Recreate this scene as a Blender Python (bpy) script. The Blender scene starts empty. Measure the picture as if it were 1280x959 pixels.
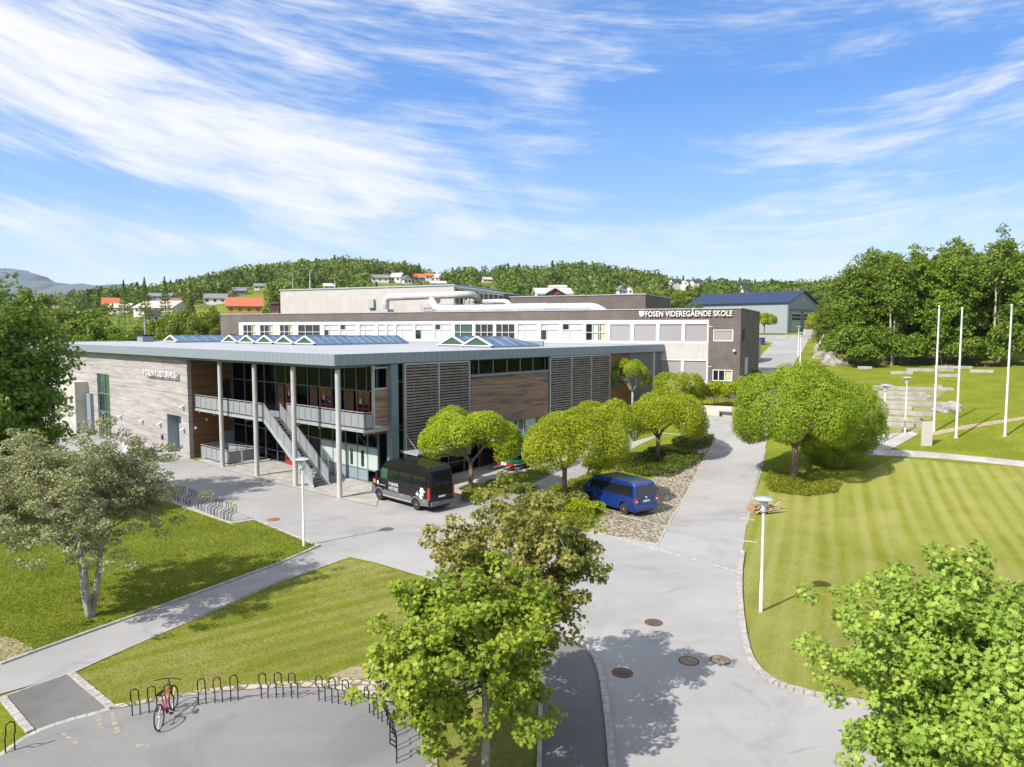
import bpy, bmesh, math, random
import numpy as np
from mathutils import Vector, Matrix
R_=math.radians; PI=math.pi
sc=bpy.context.scene; COL=sc.collection
# ---------------- camera
F=887.0; CX,CY=640.0,479.5; TH=math.atan((479.5-412)/F); HC=10.9
cd=bpy.data.cameras.new('camera'); cam=bpy.data.objects.new('camera',cd); COL.objects.link(cam)
cam.location=(0,0,HC); cam.rotation_euler=(PI/2-TH,0,0)
cd.sensor_width=36.0; cd.lens=F/1280*36.0; cd.clip_start=0.2; cd.clip_end=30000
sc.camera=cam
sc.render.resolution_x=1024; sc.render.resolution_y=767
# ---------------- light
SUN_EL=R_(43); SDX,SDY=-0.772,-0.636           # horizontal direction towards the sun
w=bpy.data.worlds.new('World'); sc.world=w; w.use_nodes=True
w.cycles.sampling_method='MANUAL'; w.cycles.sample_map_resolution=256
sd=bpy.data.lights.new('sun','SUN'); so=bpy.data.objects.new('sun',sd); COL.objects.link(so)
sd.energy=4.5; sd.angle=R_(0.53); sd.color=(1.0,0.94,0.85)
so.rotation_euler=Vector((SDX*math.cos(SUN_EL),SDY*math.cos(SUN_EL),math.sin(SUN_EL))).to_track_quat('Z','Y').to_euler()
sc.view_settings.view_transform='Standard'; sc.view_settings.look='None'
sc.view_settings.exposure=0.74; sc.view_settings.gamma=1.0

sc.cycles.max_bounces=6; sc.cycles.diffuse_bounces=3; sc.cycles.glossy_bounces=3; sc.cycles.transmission_bounces=3; sc.cycles.transparent_max_bounces=8
sc.cycles.caustics_reflective=False; sc.cycles.caustics_refractive=False

class NT:
    """small node-tree writer"""
    def __init__(s,nt): s.nt=nt; s.n=nt.nodes; s.l=nt.links
    def node(s,t,**k):
        n=s.n.new(t)
        for a,b in k.items(): setattr(n,a,b)
        return n
    def put(s,sock,v):
        if isinstance(v,bpy.types.NodeSocket): s.l.new(v,sock)
        else: sock.default_value=v
    def math(s,op,a,b=0.0,c=None,clamp=False):
        n=s.node('ShaderNodeMath',operation=op,use_clamp=clamp); s.put(n.inputs[0],a); s.put(n.inputs[1],b)
        if c is not None: s.put(n.inputs[2],c)
        return n.outputs[0]
    def sep(s,v): n=s.node('ShaderNodeSeparateXYZ'); s.put(n.inputs[0],v); return n.outputs
    def comb(s,x,y,z=0.0):
        n=s.node('ShaderNodeCombineXYZ'); s.put(n.inputs[0],x); s.put(n.inputs[1],y); s.put(n.inputs[2],z); return n.outputs[0]
    def noise(s,v,scale,detail=3,rough=.55,dist=0.0,col=False):
        n=s.node('ShaderNodeTexNoise'); s.put(n.inputs['Vector'],v); n.inputs['Scale'].default_value=scale
        n.inputs['Detail'].default_value=detail; n.inputs['Roughness'].default_value=rough; n.inputs['Distortion'].default_value=dist
        return n.outputs['Color' if col else 'Fac']
    def ramp(s,f,stops,interp='LINEAR'):
        n=s.node('ShaderNodeValToRGB'); s.put(n.inputs[0],f); cr=n.color_ramp; cr.interpolation=interp
        while len(cr.elements)<len(stops): cr.elements.new(0.5)
        for e,(p,c) in zip(cr.elements,stops):
            e.position=p; e.color=(c,c,c,1) if isinstance(c,(int,float)) else (*c,1)
        return n.outputs[0]
    def mix(s,f,a,b,mode='MIX'):
        n=s.node('ShaderNodeMix',data_type='RGBA',blend_type=mode); s.put(n.inputs[0],f)
        for i,v in ((6,a),(7,b)):
            if isinstance(v,(tuple,list)): v=(*v,1) if len(v)==3 else v
            s.put(n.inputs[i],v)
        return n.outputs[2]
    def mr(s,v,a,b,c=0.0,d=1.0):
        n=s.node('ShaderNodeMapRange',interpolation_type='SMOOTHSTEP'); s.put(n.inputs[0],v)
        for i,x in zip((1,2,3,4),(a,b,c,d)): n.inputs[i].default_value=x
        return n.outputs[0]
    def bump(s,h,strength=.4,dist=.02):
        n=s.node('ShaderNodeBump'); n.inputs['Strength'].default_value=strength; n.inputs['Distance'].default_value=dist
        s.put(n.inputs['Height'],h); return n.outputs[0]
    def xf(s,v,scale=(1,1,1),rot=(0,0,0),loc=(0,0,0)):
        n=s.node('ShaderNodeMapping'); s.put(n.inputs[0],v); n.inputs['Scale'].default_value=scale
        n.inputs['Rotation'].default_value=rot; n.inputs['Location'].default_value=loc; return n.outputs[0]

def build_world():
    t=NT(w.node_tree); bg=[n for n in t.n if n.type=='BACKGROUND'][0]
    sky=t.node('ShaderNodeTexSky',sky_type='NISHITA'); sky.sun_disc=False; sky.sun_elevation=SUN_EL
    sky.sun_rotation=math.atan2(SDX,SDY); sky.altitude=30; sky.air_density=1.0; sky.dust_density=0.35; sky.ozone_density=2.2
    tc=t.node('ShaderNodeTexCoord'); x,y,z=t.sep(tc.outputs['Generated'])[:3]
    yy=t.math('MAXIMUM',t.math('ABSOLUTE',y),0.12)
    a=t.math('DIVIDE',x,yy); e=t.math('DIVIDE',z,yy)
    a2=t.math('MULTIPLY',a,a)
    ep=t.math('ADD',e,t.math('ADD',t.math('MULTIPLY',a,0.10),t.math('MULTIPLY',a2,-0.24)))
    n1=t.noise(t.comb(t.math('MULTIPLY',a,1.6),t.math('MULTIPLY',ep,9.0),1.3),1.9,11,.66,.55)
    n2=t.noise(t.comb(t.math('MULTIPLY',a,1.0),t.math('MULTIPLY',ep,2.6),4.7),2.3,6,.55,.8)
    n3=t.noise(t.comb(t.math('MULTIPLY',a,5.0),t.math('MULTIPLY',ep,42.0),2.2),2.4,6,.65,.7)
    def blob(ca,ce,ra,re,slope=0.0,amp=1.0):
        da=t.math('DIVIDE',t.math('SUBTRACT',a,ca),ra)
        de=t.math('DIVIDE',t.math('SUBTRACT',t.math('SUBTRACT',e,ce),t.math('MULTIPLY',t.math('SUBTRACT',a,ca),slope)),re)
        r=t.math('ADD',t.math('MULTIPLY',da,da),t.math('MULTIPLY',de,de))
        return t.math('MULTIPLY',t.math('EXPONENT',t.math('MULTIPLY',r,-1.0)),amp)
    m=blob(-.54,.34,.42,.125,-.18,.56)
    for b in ((-.25,.22,.30,.060,-.30,.24),(.05,.42,.28,.07,-.08,.30),(.52,.24,.26,.10,.12,.26),(.12,.285,.16,.030,-.12,.20),
              (-.52,.135,.20,.022,-.16,.28),(-.70,.50,.30,.10,-.1,.22),(.42,.42,.25,.10,.1,.12),(.1,.15,.5,.05,-.03,.14),(-.1,.10,.6,.03,0,.06),
              (-.50,.185,.16,.022,-.26,-.30),(-.58,.09,.3,.02,0,-.10),(.24,.31,.14,.060,.10,-.50),(-.13,.33,.15,.022,-.06,-.28),(.24,.21,.15,.03,.05,-.10)):
        m=t.math('ADD',m,blob(*b))
    def c0(n,k): return t.math('MULTIPLY',t.math('SUBTRACT',n,.5),k)
    d=t.math('ADD',t.math('ADD',.5,c0(n1,1.7)),t.math('ADD',c0(n2,1.6),c0(n3,.65)))
    d=t.math('ADD',d,m); cov=t.mr(d,.40,1.34,0,.93)
    hs=t.node('ShaderNodeHueSaturation'); hs.inputs['Saturation'].default_value=1.1; t.l.new(sky.outputs[0],hs.inputs['Color'])
    el=t.math('MAXIMUM',z,0.0)                      # clear-air gradient, pale at the horizon and deep blue higher up
    grad=t.ramp(el,[(0,(.330,.385,.450)),(.07,(.265,.345,.450)),(.17,(.110,.225,.420)),(.30,(.042,.140,.365)),(.5,(.035,.110,.30)),(1,(.045,.105,.24))])
    sc10=t.node('ShaderNodeVectorMath',operation='SCALE'); t.l.new(grad,sc10.inputs[0]); sc10.inputs['Scale'].default_value=9.6
    base=t.mix(.16,sc10.outputs[0],hs.outputs[0])
    high=t.math('MULTIPLY',t.mr(z,.44,.68),.85); back=t.math('MULTIPLY',t.mr(t.math('MULTIPLY',y,-1.0),.05,.5),.6)   # bright white veil added overhead and behind, out of view, for fill light
    fill_veil=t.math('MAXIMUM',high,back); out=t.mix(fill_veil,t.mix(cov,base,(4.25,4.2,4.15)),(3.7,3.8,4.0)); t.l.new(out,bg.inputs['Color']); bg.inputs['Strength'].default_value=0.15
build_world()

# ---------------- terrain
def _tab(s):
    return np.interp(s,[-1e4,52,60,74,86,110,154,250,600],[0,0,1.0,2.4,3.95,5.6,8.4,12,17])
SKY_PX=[-400,0,60,110,150,210,250,300,350,400,440,500,540,560,600,640,670,700,730,780,830,880,940,1035,1200,1700]
SKY_Y =[386,386,384,380,374,367,359,348,340,335,335,340,347,351,348,348,351,347,344,349,355,359,363,361,354,354]
SKY_A=[(p-CX)/F for p in SKY_PX]
def terr(x,y):
    x=np.asarray(x,float); y=np.asarray(y,float); s=y+.6*x
    z=np.zeros(np.broadcast(x,y).shape)
    for d in (-5,-3,-1,1,3,5): z=z+_tab(s+d)/6
    yy=np.maximum(y,1.0); a=np.clip(x/yy,-1.3,1.3)
    top=(412-np.interp(a,SKY_A,SKY_Y))/F*600*1.0+HC-7
    k=np.clip((y-190)/400,0,1); k=k*k*(3-2*k)
    z=z*(1-k)+top*k
    z=z+k*(3.0*np.sin(x*.021+1.0)*np.sin(y*.017)+1.6*np.sin(x*.06)*np.cos(y*.05+.5))
    kk=np.clip((y-640)/500,0,1); kk=kk*kk*(3-2*kk)
    return z*(1-kk)+kk*(-15)
def T(x,y): return float(terr(x,y))
def ray(px,py):
    a=(px-CX)/F; b=-(py-CY)/F
    return np.array([a,math.cos(TH)+b*math.sin(TH),-math.sin(TH)+b*math.cos(TH)])
def G(px,py,tmax=700):
    """point of the ground seen at a photograph position"""
    d=ray(px,py)
    if d[2]<-0.12:
        t=-HC/d[2]*.35
    else: t=15.
    st=.25
    while t<tmax:
        p=d*t+[0,0,HC]
        if p[2]<T(p[0],p[1]):
            lo,hi=t-st,t
            for _ in range(14):
                m=(lo+hi)/2; p=d*m+[0,0,HC]
                if p[2]<T(p[0],p[1]): hi=m
                else: lo=m
            return Vector((p[0],p[1],T(p[0],p[1])))
        st=.25 if t<120 else 2.0; t+=st
    return Vector((d[0]*tmax,d[1]*tmax,0))
def atY(px,py,Y):
    d=ray(px,py); t=Y/d[1]; return Vector((d[0]*t,Y,HC+d[2]*t))

# ---------------- helpers
def tag(o,label=None,cat=None,group=None,kind=None):
    if label: o['label']=label
    if cat: o['category']=cat
    if group: o['group']=group
    if kind: o['kind']=kind
    return o
def empty(name,loc,rz=0,label=None,cat=None,group=None):
    o=bpy.data.objects.new(name,None); COL.objects.link(o); o.location=loc; o.rotation_euler=(0,0,rz); o.empty_display_size=.3
    return tag(o,label,cat,group)
def dup(root,loc=None,rz=None,scale=None,label=None,group=None,parent=None):
    r=root.copy(); COL.objects.link(r)
    if parent is not None: r.parent=parent
    if loc is not None: r.location=loc
    if rz is not None: r.rotation_euler=(0,0,rz)
    if scale is not None: r.scale=scale if hasattr(scale,'__len__') else (scale,)*3
    if label: r['label']=label
    if group: r['group']=group
    for ch in list(root.children):
        c=ch.copy(); COL.objects.link(c); c.parent=r
        for g in list(ch.children):
            d=g.copy(); COL.objects.link(d); d.parent=c
    return r
class MB:
    def __init__(s): s.v=[]; s.f=[]
    def add(s,vs,fs):
        n=len(s.v); s.v+= [tuple(p) for p in vs]; s.f+=[tuple(i+n for i in f) for f in fs]; return s
    def box(s,x0,x1,y0,y1,z0,z1):
        if x0>x1:x0,x1=x1,x0
        if y0>y1:y0,y1=y1,y0
        if z0>z1:z0,z1=z1,z0
        return s.add([(x0,y0,z0),(x1,y0,z0),(x1,y1,z0),(x0,y1,z0),(x0,y0,z1),(x1,y0,z1),(x1,y1,z1),(x0,y1,z1)],
            [(0,3,2,1),(4,5,6,7),(0,1,5,4),(1,2,6,5),(2,3,7,6),(3,0,4,7)])
    def prism(s,poly,z0,z1):
        n=len(poly); zb=z0 if hasattr(z0,'__len__') else [z0]*n; zt=z1 if hasattr(z1,'__len__') else [z1]*n
        a=sum(poly[i][0]*poly[(i+1)%n][1]-poly[(i+1)%n][0]*poly[i][1] for i in range(n))
        if a<0: poly=poly[::-1]; zb=zb[::-1]; zt=zt[::-1]
        vs=[(p[0],p[1],z) for p,z in zip(poly,zb)]+[(p[0],p[1],z) for p,z in zip(poly,zt)]
        return s.add(vs,[tuple(range(n))[::-1],tuple(range(n,2*n))]+[(i,(i+1)%n,n+(i+1)%n,n+i) for i in range(n)])
    def beam(s,a,b,w,h=None):
        h=h or w; a=Vector(a); b=Vector(b); d=(b-a).normalized()
        up=Vector((0,0,1)) if abs(d.z)<.95 else Vector((0,1,0))
        x=d.cross(up).normalized()*(w/2); y=x.cross(d).normalized()*(h/2)
        vs=[p+q for p in (a,b) for q in (-x-y,x-y,x+y,-x+y)]
        return s.add(vs,[(0,1,2,3),(7,6,5,4),(0,4,5,1),(1,5,6,2),(2,6,7,3),(3,7,4,0)])
    def tube(s,pts,r,n=8,cap=True):
        pts=[Vector(p) for p in pts]; rr=r if hasattr(r,'__len__') else [r]*len(pts); base=len(s.v); ref=None
        for i,p in enumerate(pts):
            d=(pts[min(i+1,len(pts)-1)]-pts[max(i-1,0)]).normalized()
            if ref is None: ref=Vector((0,0,1)) if abs(d.z)<.9 else Vector((1,0,0))
            x=ref.cross(d)
            if x.length<1e-4: x=Vector((1,0,0)).cross(d)
            x.normalize(); y=d.cross(x).normalized(); ref=y
            # keep frame stable
            for k in range(n):
                an=2*PI*k/n; q=p+(x*math.cos(an)+y*math.sin(an))*rr[i]; s.v.append(tuple(q))
            ref=y.copy()
            ref=-(d.cross(x)) if False else ref
        for i in range(len(pts)-1):
            for k in range(n):
                a=base+i*n+k; b=base+i*n+(k+1)%n; s.f.append((a,b,b+n,a+n))
        if cap:
            s.f.append(tuple(base+k for k in range(n))[::-1]); m=base+(len(pts)-1)*n; s.f.append(tuple(m+k for k in range(n)))
        return s
    def lathe(s,prof,c=(0,0,0),n=24,axis='z'):
        base=len(s.v)
        for r,z in prof:
            for k in range(n):
                a=2*PI*k/n; p=(r*math.cos(a),r*math.sin(a),z)
                if axis=='y': p=(p[0],p[2],p[1])
                if axis=='x': p=(p[2],p[0],p[1])
                s.v.append((p[0]+c[0],p[1]+c[1],p[2]+c[2]))
        for i in range(len(prof)-1):
            for k in range(n):
                a=base+i*n+k; b=base+i*n+(k+1)%n; s.f.append((a,b,b+n,a+n))
        s.f.append(tuple(base+k for k in range(n))[::-1]); m=base+(len(prof)-1)*n; s.f.append(tuple(m+k for k in range(n)))
        return s
    def build(s,name,mat,parent=None,smooth=False,bevel=0,seg=2,auto=None):
        me=bpy.data.meshes.new(name); me.from_pydata(s.v,[],s.f); me.validate(); 
        bm=bmesh.new(); bm.from_mesh(me); bmesh.ops.recalc_face_normals(bm,faces=bm.faces)
        if auto is not None:
            for e in bm.edges:
                e.smooth = len(e.link_faces)==2 and e.calc_face_angle(0)<auto
            smooth=True
        bm.to_mesh(me); bm.free()
        if smooth: me.shade_smooth() if auto is None else [setattr(p,'use_smooth',True) for p in me.polygons]
        me.materials.append(mat); o=bpy.data.objects.new(name,me); COL.objects.link(o)
        if parent is not None: o.parent=parent
        if bevel:
            b=o.modifiers.new('bevel','BEVEL'); b.width=bevel; b.segments=seg; b.limit_method='ANGLE'; b.angle_limit=R_(35)
        return o
def grid_overlay(name,poly,mat,off,cell=1.5,smoothz=None):
    """sheet following the ground inside a plan polygon"""
    bm=bmesh.new(); f=bm.faces.new([bm.verts.new((p[0],p[1],0)) for p in poly])
    xs=[p[0] for p in poly]; ys=[p[1] for p in poly]
    for ax,lo,hi in ((0,min(xs),max(xs)),(1,min(ys),max(ys))):
        c=math.floor(lo/cell)*cell+cell
        while c<hi:
            co=[0,0,0]; co[ax]=c; no=[0,0,0]; no[ax]=1
            bmesh.ops.bisect_plane(bm,geom=list(bm.verts)+list(bm.edges)+list(bm.faces),plane_co=co,plane_no=no,dist=1e-5)
            c+=cell
    for v in bm.verts: v.co.z=T(v.co.x,v.co.y)+off
    bmesh.ops.recalc_face_normals(bm,faces=bm.faces)
    bm.normal_update()
    if sum(f.normal.z for f in bm.faces)<0: bmesh.ops.reverse_faces(bm,faces=bm.faces)
    me=bpy.data.meshes.new(name); bm.to_mesh(me); bm.free(); me.materials.append(mat)
    o=bpy.data.objects.new(name,me); COL.objects.link(o); return o
def P(*px): return [G(*p) for p in px]
def resample(pts,step):
    out=[pts[0].copy()]
    for a,b in zip(pts[:-1],pts[1:]):
        n=max(1,int(round((b-a).length/step)))
        for i in range(1,n+1): out.append(a.lerp(b,i/n))
    return out
def smooth_line(pts,it=2):
    for _ in range(it):
        q=[pts[0]]
        for a,b in zip(pts[:-1],pts[1:]): q+= [a.lerp(b,.25),a.lerp(b,.75)]
        q.append(pts[-1]); pts=q
    return pts
def kerb(name,pts,mat,wd=.13,h=.11,z0=-.1,stone=.9,jit=.006,seed=0):
    """kerb of separate stone lengths laid along a ground line"""
    rnd=random.Random(seed); pts=resample(pts,stone); m=MB()
    for i,(a,b) in enumerate(zip(pts[:-1],pts[1:])):
        d=(b-a); d.z=0
        if d.length<.02: continue
        L=d.length; d.normalize(); n=Vector((-d.y,d.x,0))*(wd/2)
        a2=a+d*.004; b2=a+d*(L-.004); j=rnd.uniform(-jit,jit); hh=h+rnd.uniform(-jit,jit); n2=Vector((-d.y,d.x,0))*j
        za=T(a2.x,a2.y); zb=T(b2.x,b2.y); q=[a2-n+n2,b2-n+n2,b2+n+n2,a2+n+n2]
        m.prism([(p.x,p.y) for p in q],[za+z0,zb+z0,zb+z0,za+z0],[za+hh,zb+hh,zb+hh,za+hh])
    return m.build(name,mat,bevel=.012,seg=1)

# ---------------- materials
def newmat(name):
    m=bpy.data.materials.new(name); m.use_nodes=True; t=NT(m.node_tree)
    return m,t,t.n['Principled BSDF']
def coords(t,kind='Object'): return t.node('ShaderNodeTexCoord').outputs[kind]
def pm(name,c1,c2=None,scale=3,rough=.7,metal=0,bump=0,bscale=None,stretch=(1,1,1),detail=4,spec=None,bd=.01,lo=.35,hi=.65,coat=0,kind='Object',third=None):
    m,t,b=newmat(name); co=coords(t,kind)
    if stretch!=(1,1,1): co=t.xf(co,scale=stretch)
    if c2:
        col=t.mix(t.mr(t.noise(co,scale,detail),lo,hi),c1,c2)
        if third: col=t.mix(t.mr(t.noise(co,scale*third[1],3),.52,.72,0,third[2]),col,third[0])
        t.l.new(col,b.inputs['Base Color'])
    else: b.inputs['Base Color'].default_value=(*c1,1)
    b.inputs['Roughness'].default_value=rough; b.inputs['Metallic'].default_value=metal
    if spec is not None: b.inputs['Specular IOR Level'].default_value=spec
    if coat: b.inputs['Coat Weight'].default_value=coat; b.inputs['Coat Roughness'].default_value=.04
    if bump: t.l.new(t.bump(t.noise(co,bscale or scale*3,4),bump,bd),b.inputs['Normal'])
    return m
M={}
def m_asphalt(name,base,var,speck=.35,warm=0.0,stain=(.12,.11,.09)):
    m,t,b=newmat(name); co=coords(t)
    c=t.mix(t.mr(t.noise(co,.12,5,.6),.3,.7),tuple(x*(1-var) for x in base),tuple(x*(1+var) for x in base))
    c=t.mix(t.mr(t.noise(t.xf(co,scale=(.18,1.3,1),rot=(0,0,.55)),1.0,5,.6),.42,.75,0,.30),c,tuple(x*1.25 for x in base))
    c=t.mix(t.mr(t.noise(co,.55,6,.65),.54,.80,0,.5),c,tuple(x*.62 for x in base)); c=t.mix(t.mr(t.noise(co,.22,7,.7,.8),.50,.62,0,.40),c,tuple(x*.62 for x in base)); c=t.mix(t.mr(t.noise(co,3.5,6,.8),.62,.74,0,.35),c,tuple(x*.6 for x in base))
    c=t.mix(t.mr(t.noise(co,38,3,.8),.35,.7,0,speck),c,tuple(x*.55 for x in base))
    c=t.mix(t.mr(t.noise(co,70,2,.8),.60,.75,0,speck),c,tuple(min(1,x*1.7) for x in base))
    v=t.node('ShaderNodeTexVoronoi',feature='DISTANCE_TO_EDGE'); t.l.new(t.mix(.35,co,t.noise(co,.9,4,col=True)),v.inputs['Vector']); v.inputs['Scale'].default_value=.24
    crack=t.math('MULTIPLY',t.mr(v.outputs['Distance'],.0,.012,1,0),t.mr(t.noise(co,.35,2),.5,.66,0,.3))
    c=t.mix(crack,c,tuple(x*.35 for x in base))
    t.l.new(c,b.inputs['Base Color']); b.inputs['Roughness'].default_value=.88; b.inputs['Specular IOR Level'].default_value=.3
    t.l.new(t.bump(t.noise(co,45,3,.8),.35,.012),b.inputs['Normal']); return m
M['asphalt']=m_asphalt('asphalt_pale',(.315,.310,.308),.12)
M['asphalt_road']=m_asphalt('asphalt_road',(.325,.320,.318),.13,.35)
M['asphalt_dark']=m_asphalt('asphalt_dark',(.150,.147,.143),.28,.4)
M['asphalt_mid']=m_asphalt('asphalt_mid',(.215,.213,.212),.15,.45)
M['paving']=pm('concrete_paving',(.30,.29,.27),(.40,.39,.36),1.2,.9,bump=.2,bscale=30,third=((.20,.19,.17),.5,.5))
def m_grass(name,stripes=False,cols=((.12,.15,.010),(.20,.225,.018),(.27,.26,.045)),dry=.5,dirn=(.40,.917),period=.85,amt=.48):
    m,t,b=newmat(name); co=coords(t)
    f=t.noise(co,.35,5,.6); c=t.mix(t.mr(f,.34,.66),cols[0],cols[1])
    fine=t.noise(t.xf(co,scale=(1,2.2,1),rot=(0,0,.6)),5.5,6,.75)
    c=t.mix(t.mr(fine,.34,.66,0,.55),c,tuple(x*.55 for x in cols[0]))
    c=t.mix(t.mr(t.noise(co,20,4,.8),.48,.70,0,.42),c,tuple(min(1,x*1.5) for x in cols[1]))
    c=t.mix(t.mr(t.noise(co,.19,6,.68,.6),.46,.66,0,dry),c,cols[2])
    c=t.mix(t.mr(t.noise(t.xf(co,loc=(7,3,0)),.5,6,.7),.56,.70,0,dry*.9),c,(.26,.20,.085))
    if stripes:
        x,y,z=t.sep(co)[:3]; wv=t.noise(co,.05,3)
        u=t.math('SUBTRACT',t.math('MULTIPLY',x,dirn[1]),t.math('MULTIPLY',y,dirn[0]))
        u=t.math('ADD',u,t.math('MULTIPLY',wv,.7))
        al=t.math('ADD',t.math('MULTIPLY',x,dirn[0]),t.math('MULTIPLY',y,dirn[1]))
        sn=t.noise(t.comb(t.math('MULTIPLY',u,1.15/period),t.math('MULTIPLY',al,.045),3.0),1.0,3,.6)
        s1=t.math('SINE',t.math('MULTIPLY',u,2*PI/period))
        s=t.math('ADD',t.math('MULTIPLY',s1,.13),t.math('MULTIPLY',sn,1.25)); s=t.math('ADD',s,t.math('MULTIPLY',fine,.45)); s=t.mr(s,.55,1.15)
        brown=t.mr(t.noise(t.comb(t.math('MULTIPLY',u,.9/period),t.math('MULTIPLY',al,.10),9.0),1.3,5,.7),.56,.72,0,.5)
        c=t.mix(brown,c,(.25,.205,.085))
        c=t.mix(t.math('MULTIPLY',s,amt),c,(.39,.39,.15))
    t.l.new(c,b.inputs['Base Color']); b.inputs['Roughness'].default_value=.95; b.inputs['Specular IOR Level'].default_value=.1
    h=t.math('ADD',t.noise(co,14,5,.8),t.math('MULTIPLY',t.noise(co,45,3,.8),.5))
    t.l.new(t.bump(h,.9,.07),b.inputs['Normal']); return m
M['grass']=m_grass('grass',dry=.35)
M['grass_lush']=m_grass('grass_lush',cols=((.130,.172,.010),(.215,.25,.015),(.30,.295,.045)),dry=.3)
M['lawn']=m_grass('lawn_striped',True,cols=((.20,.225,.020),(.27,.285,.035),(.34,.31,.10)),dry=.5)
M['lawn_faint']=m_grass('lawn_faint',True,cols=((.165,.195,.014),(.24,.255,.024),(.34,.30,.10)),dry=.8,dirn=(.80,.60),period=.9,amt=.38)
def m_ground():
    m,t,b=newmat('far_ground'); co=coords(t)
    c=t.mix(t.mr(t.noise(co,.02,6,.65),.35,.65),(.10,.13,.016),(.18,.20,.028))
    c=t.mix(t.mr(t.noise(co,.3,5,.7),.45,.7,0,.6),c,(.035,.055,.010))
    c=t.mix(t.mr(t.noise(co,.045,5,.6),.62,.70,0,.8),c,(.20,.18,.13))
    near=coords(t); y=t.sep(near)[1]
    k=t.mr(y,110,190)
    g=t.mix(t.mr(t.noise(co,.35,5,.6),.34,.66),(.17,.205,.016),(.24,.27,.028)); g=t.mix(t.mr(t.noise(co,6,6,.75),.36,.64,0,.55),g,(.045,.070,.006))
    c=t.mix(k,g,c); t.l.new(c,b.inputs['Base Color']); b.inputs['Roughness'].default_value=.97
    b.inputs['Specular IOR Level'].default_value=.1
    t.l.new(t.bump(t.noise(co,14,5,.8),.8,.06),b.inputs['Normal']); return m
M['ground']=m_ground()
def m_brick(name,c1,c2,mort,sw=.26,sh=.075):
    m,t,b=newmat(name); x,y,z=t.sep(coords(t))[:3]
    uv=t.comb(t.math('ADD',x,y),z,0.0)
    br=t.node('ShaderNodeTexBrick'); t.l.new(uv,br.inputs['Vector']); br.inputs['Scale'].default_value=1
    br.inputs['Color1'].default_value=(*c1,1); br.inputs['Color2'].default_value=(*c2,1); br.inputs['Mortar'].default_value=(*mort,1)
    br.inputs['Mortar Size'].default_value=.010; br.inputs['Brick Width'].default_value=sw; br.inputs['Row Height'].default_value=sh; br.inputs['Bias'].default_value=.1
    c=t.mix(t.mr(t.noise(uv,.5,5),.3,.7,0,.35),br.outputs[0],tuple(x*.6 for x in c1))
    t.l.new(c,b.inputs['Base Color']); b.inputs['Roughness'].default_value=.9
    t.l.new(t.bump(br.outputs['Fac'],-.5,.008),b.inputs['Normal']); return m
M['brick']=m_brick('brick_brown',(.098,.076,.068),(.158,.124,.112),(.17,.155,.145))
def m_boards(name,cols,h=.145,grain=1.0,stain=.5):
    m,t,b=newmat(name); x,y,z=t.sep(coords(t))[:3]; u=t.math('ADD',x,y)
    row=t.math('FLOOR',t.math('DIVIDE',z,h)); fr=t.math('FRACT',t.math('DIVIDE',z,h))
    wn=t.node('ShaderNodeTexWhiteNoise',noise_dimensions='1D'); t.l.new(row,wn.inputs['W']); rv=wn.outputs['Value']
    g=t.noise(t.comb(t.math('MULTIPLY',u,.35),t.math('MULTIPLY',z,7),t.math('MULTIPLY',rv,31)),1.6,6,.68)
    c=t.mix(t.mr(g,.30,.70),cols[0],cols[1]); g2=t.noise(t.comb(t.math('MULTIPLY',u,.22),t.math('MULTIPLY',z,3.2),5.0),1.3,6,.7)
    c=t.mix(t.mr(g2,.45,.62,0,stain),c,cols[2]); c=t.mix(t.math('MULTIPLY',rv,.22),c,cols[2])
    gap=t.mr(t.math('ABSOLUTE',t.math('SUBTRACT',fr,.5)),.45,.49)
    c=t.mix(t.math('MULTIPLY',gap,.55),c,tuple(x*.35 for x in cols[2]))
    t.l.new(c,b.inputs['Base Color']); b.inputs['Roughness'].default_value=.85
    hgt=t.math('SUBTRACT',t.math('MULTIPLY',g,.3),gap); t.l.new(t.bump(hgt,.6,.012),b.inputs['Normal']); return m
M['wood_grey']=m_boards('weathered_boards',((.30,.285,.285),(.45,.43,.435),(.19,.165,.16)),stain=.62)
M['wood_brown']=m_boards('brown_boards',((.18,.085,.030),(.26,.125,.045),(.08,.035,.014)),stain=.7)
M['wood_aged']=m_boards('aged_brown_boards',((.24,.135,.08),(.37,.27,.20),(.11,.06,.035)),stain=.8)
M['slat']=pm('sun_slat',(.20,.16,.13),(.29,.25,.22),2,.8,stretch=(.4,.4,6))
M['concrete']=pm('pale_concrete',(.42,.40,.37),(.50,.48,.45),.7,.85,bump=.1,bscale=12,third=((.33,.32,.29),.6,.35))
def m_panels(name,base,pw=2.4,ph=1.6):
    m,t,b=newmat(name); x,y,z=t.sep(coords(t))[:3]; u=t.math('ADD',x,y)
    a=t.math('ABSOLUTE',t.math('SUBTRACT',t.math('FRACT',t.math('DIVIDE',u,pw)),.5)); c_=t.math('ABSOLUTE',t.math('SUBTRACT',t.math('FRACT',t.math('DIVIDE',z,ph)),.5))
    j=t.math('MAXIMUM',t.mr(a,.492,.498),t.mr(c_,.490,.497))
    c=t.mix(t.mr(t.noise(coords(t),.8,5),.3,.7),base,tuple(x*.88 for x in base)); c=t.mix(t.math('MULTIPLY',j,.45),c,tuple(x*.4 for x in base))
    t.l.new(c,b.inputs['Base Color']); b.inputs['Roughness'].default_value=.7; return m
M['panel_white']=m_panels('white_cladding',(.50,.48,.47),3.6,1.85)
M['panel_warm']=m_panels('pale_cladding',(.47,.445,.42),2.4,9)
M['white']=pm('white_paint',(.66,.65,.64),rough=.45)
M['white2']=pm('blind_white',(.62,.64,.65),(.54,.57,.58),.8,.6)
M['shutter']=None
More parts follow.
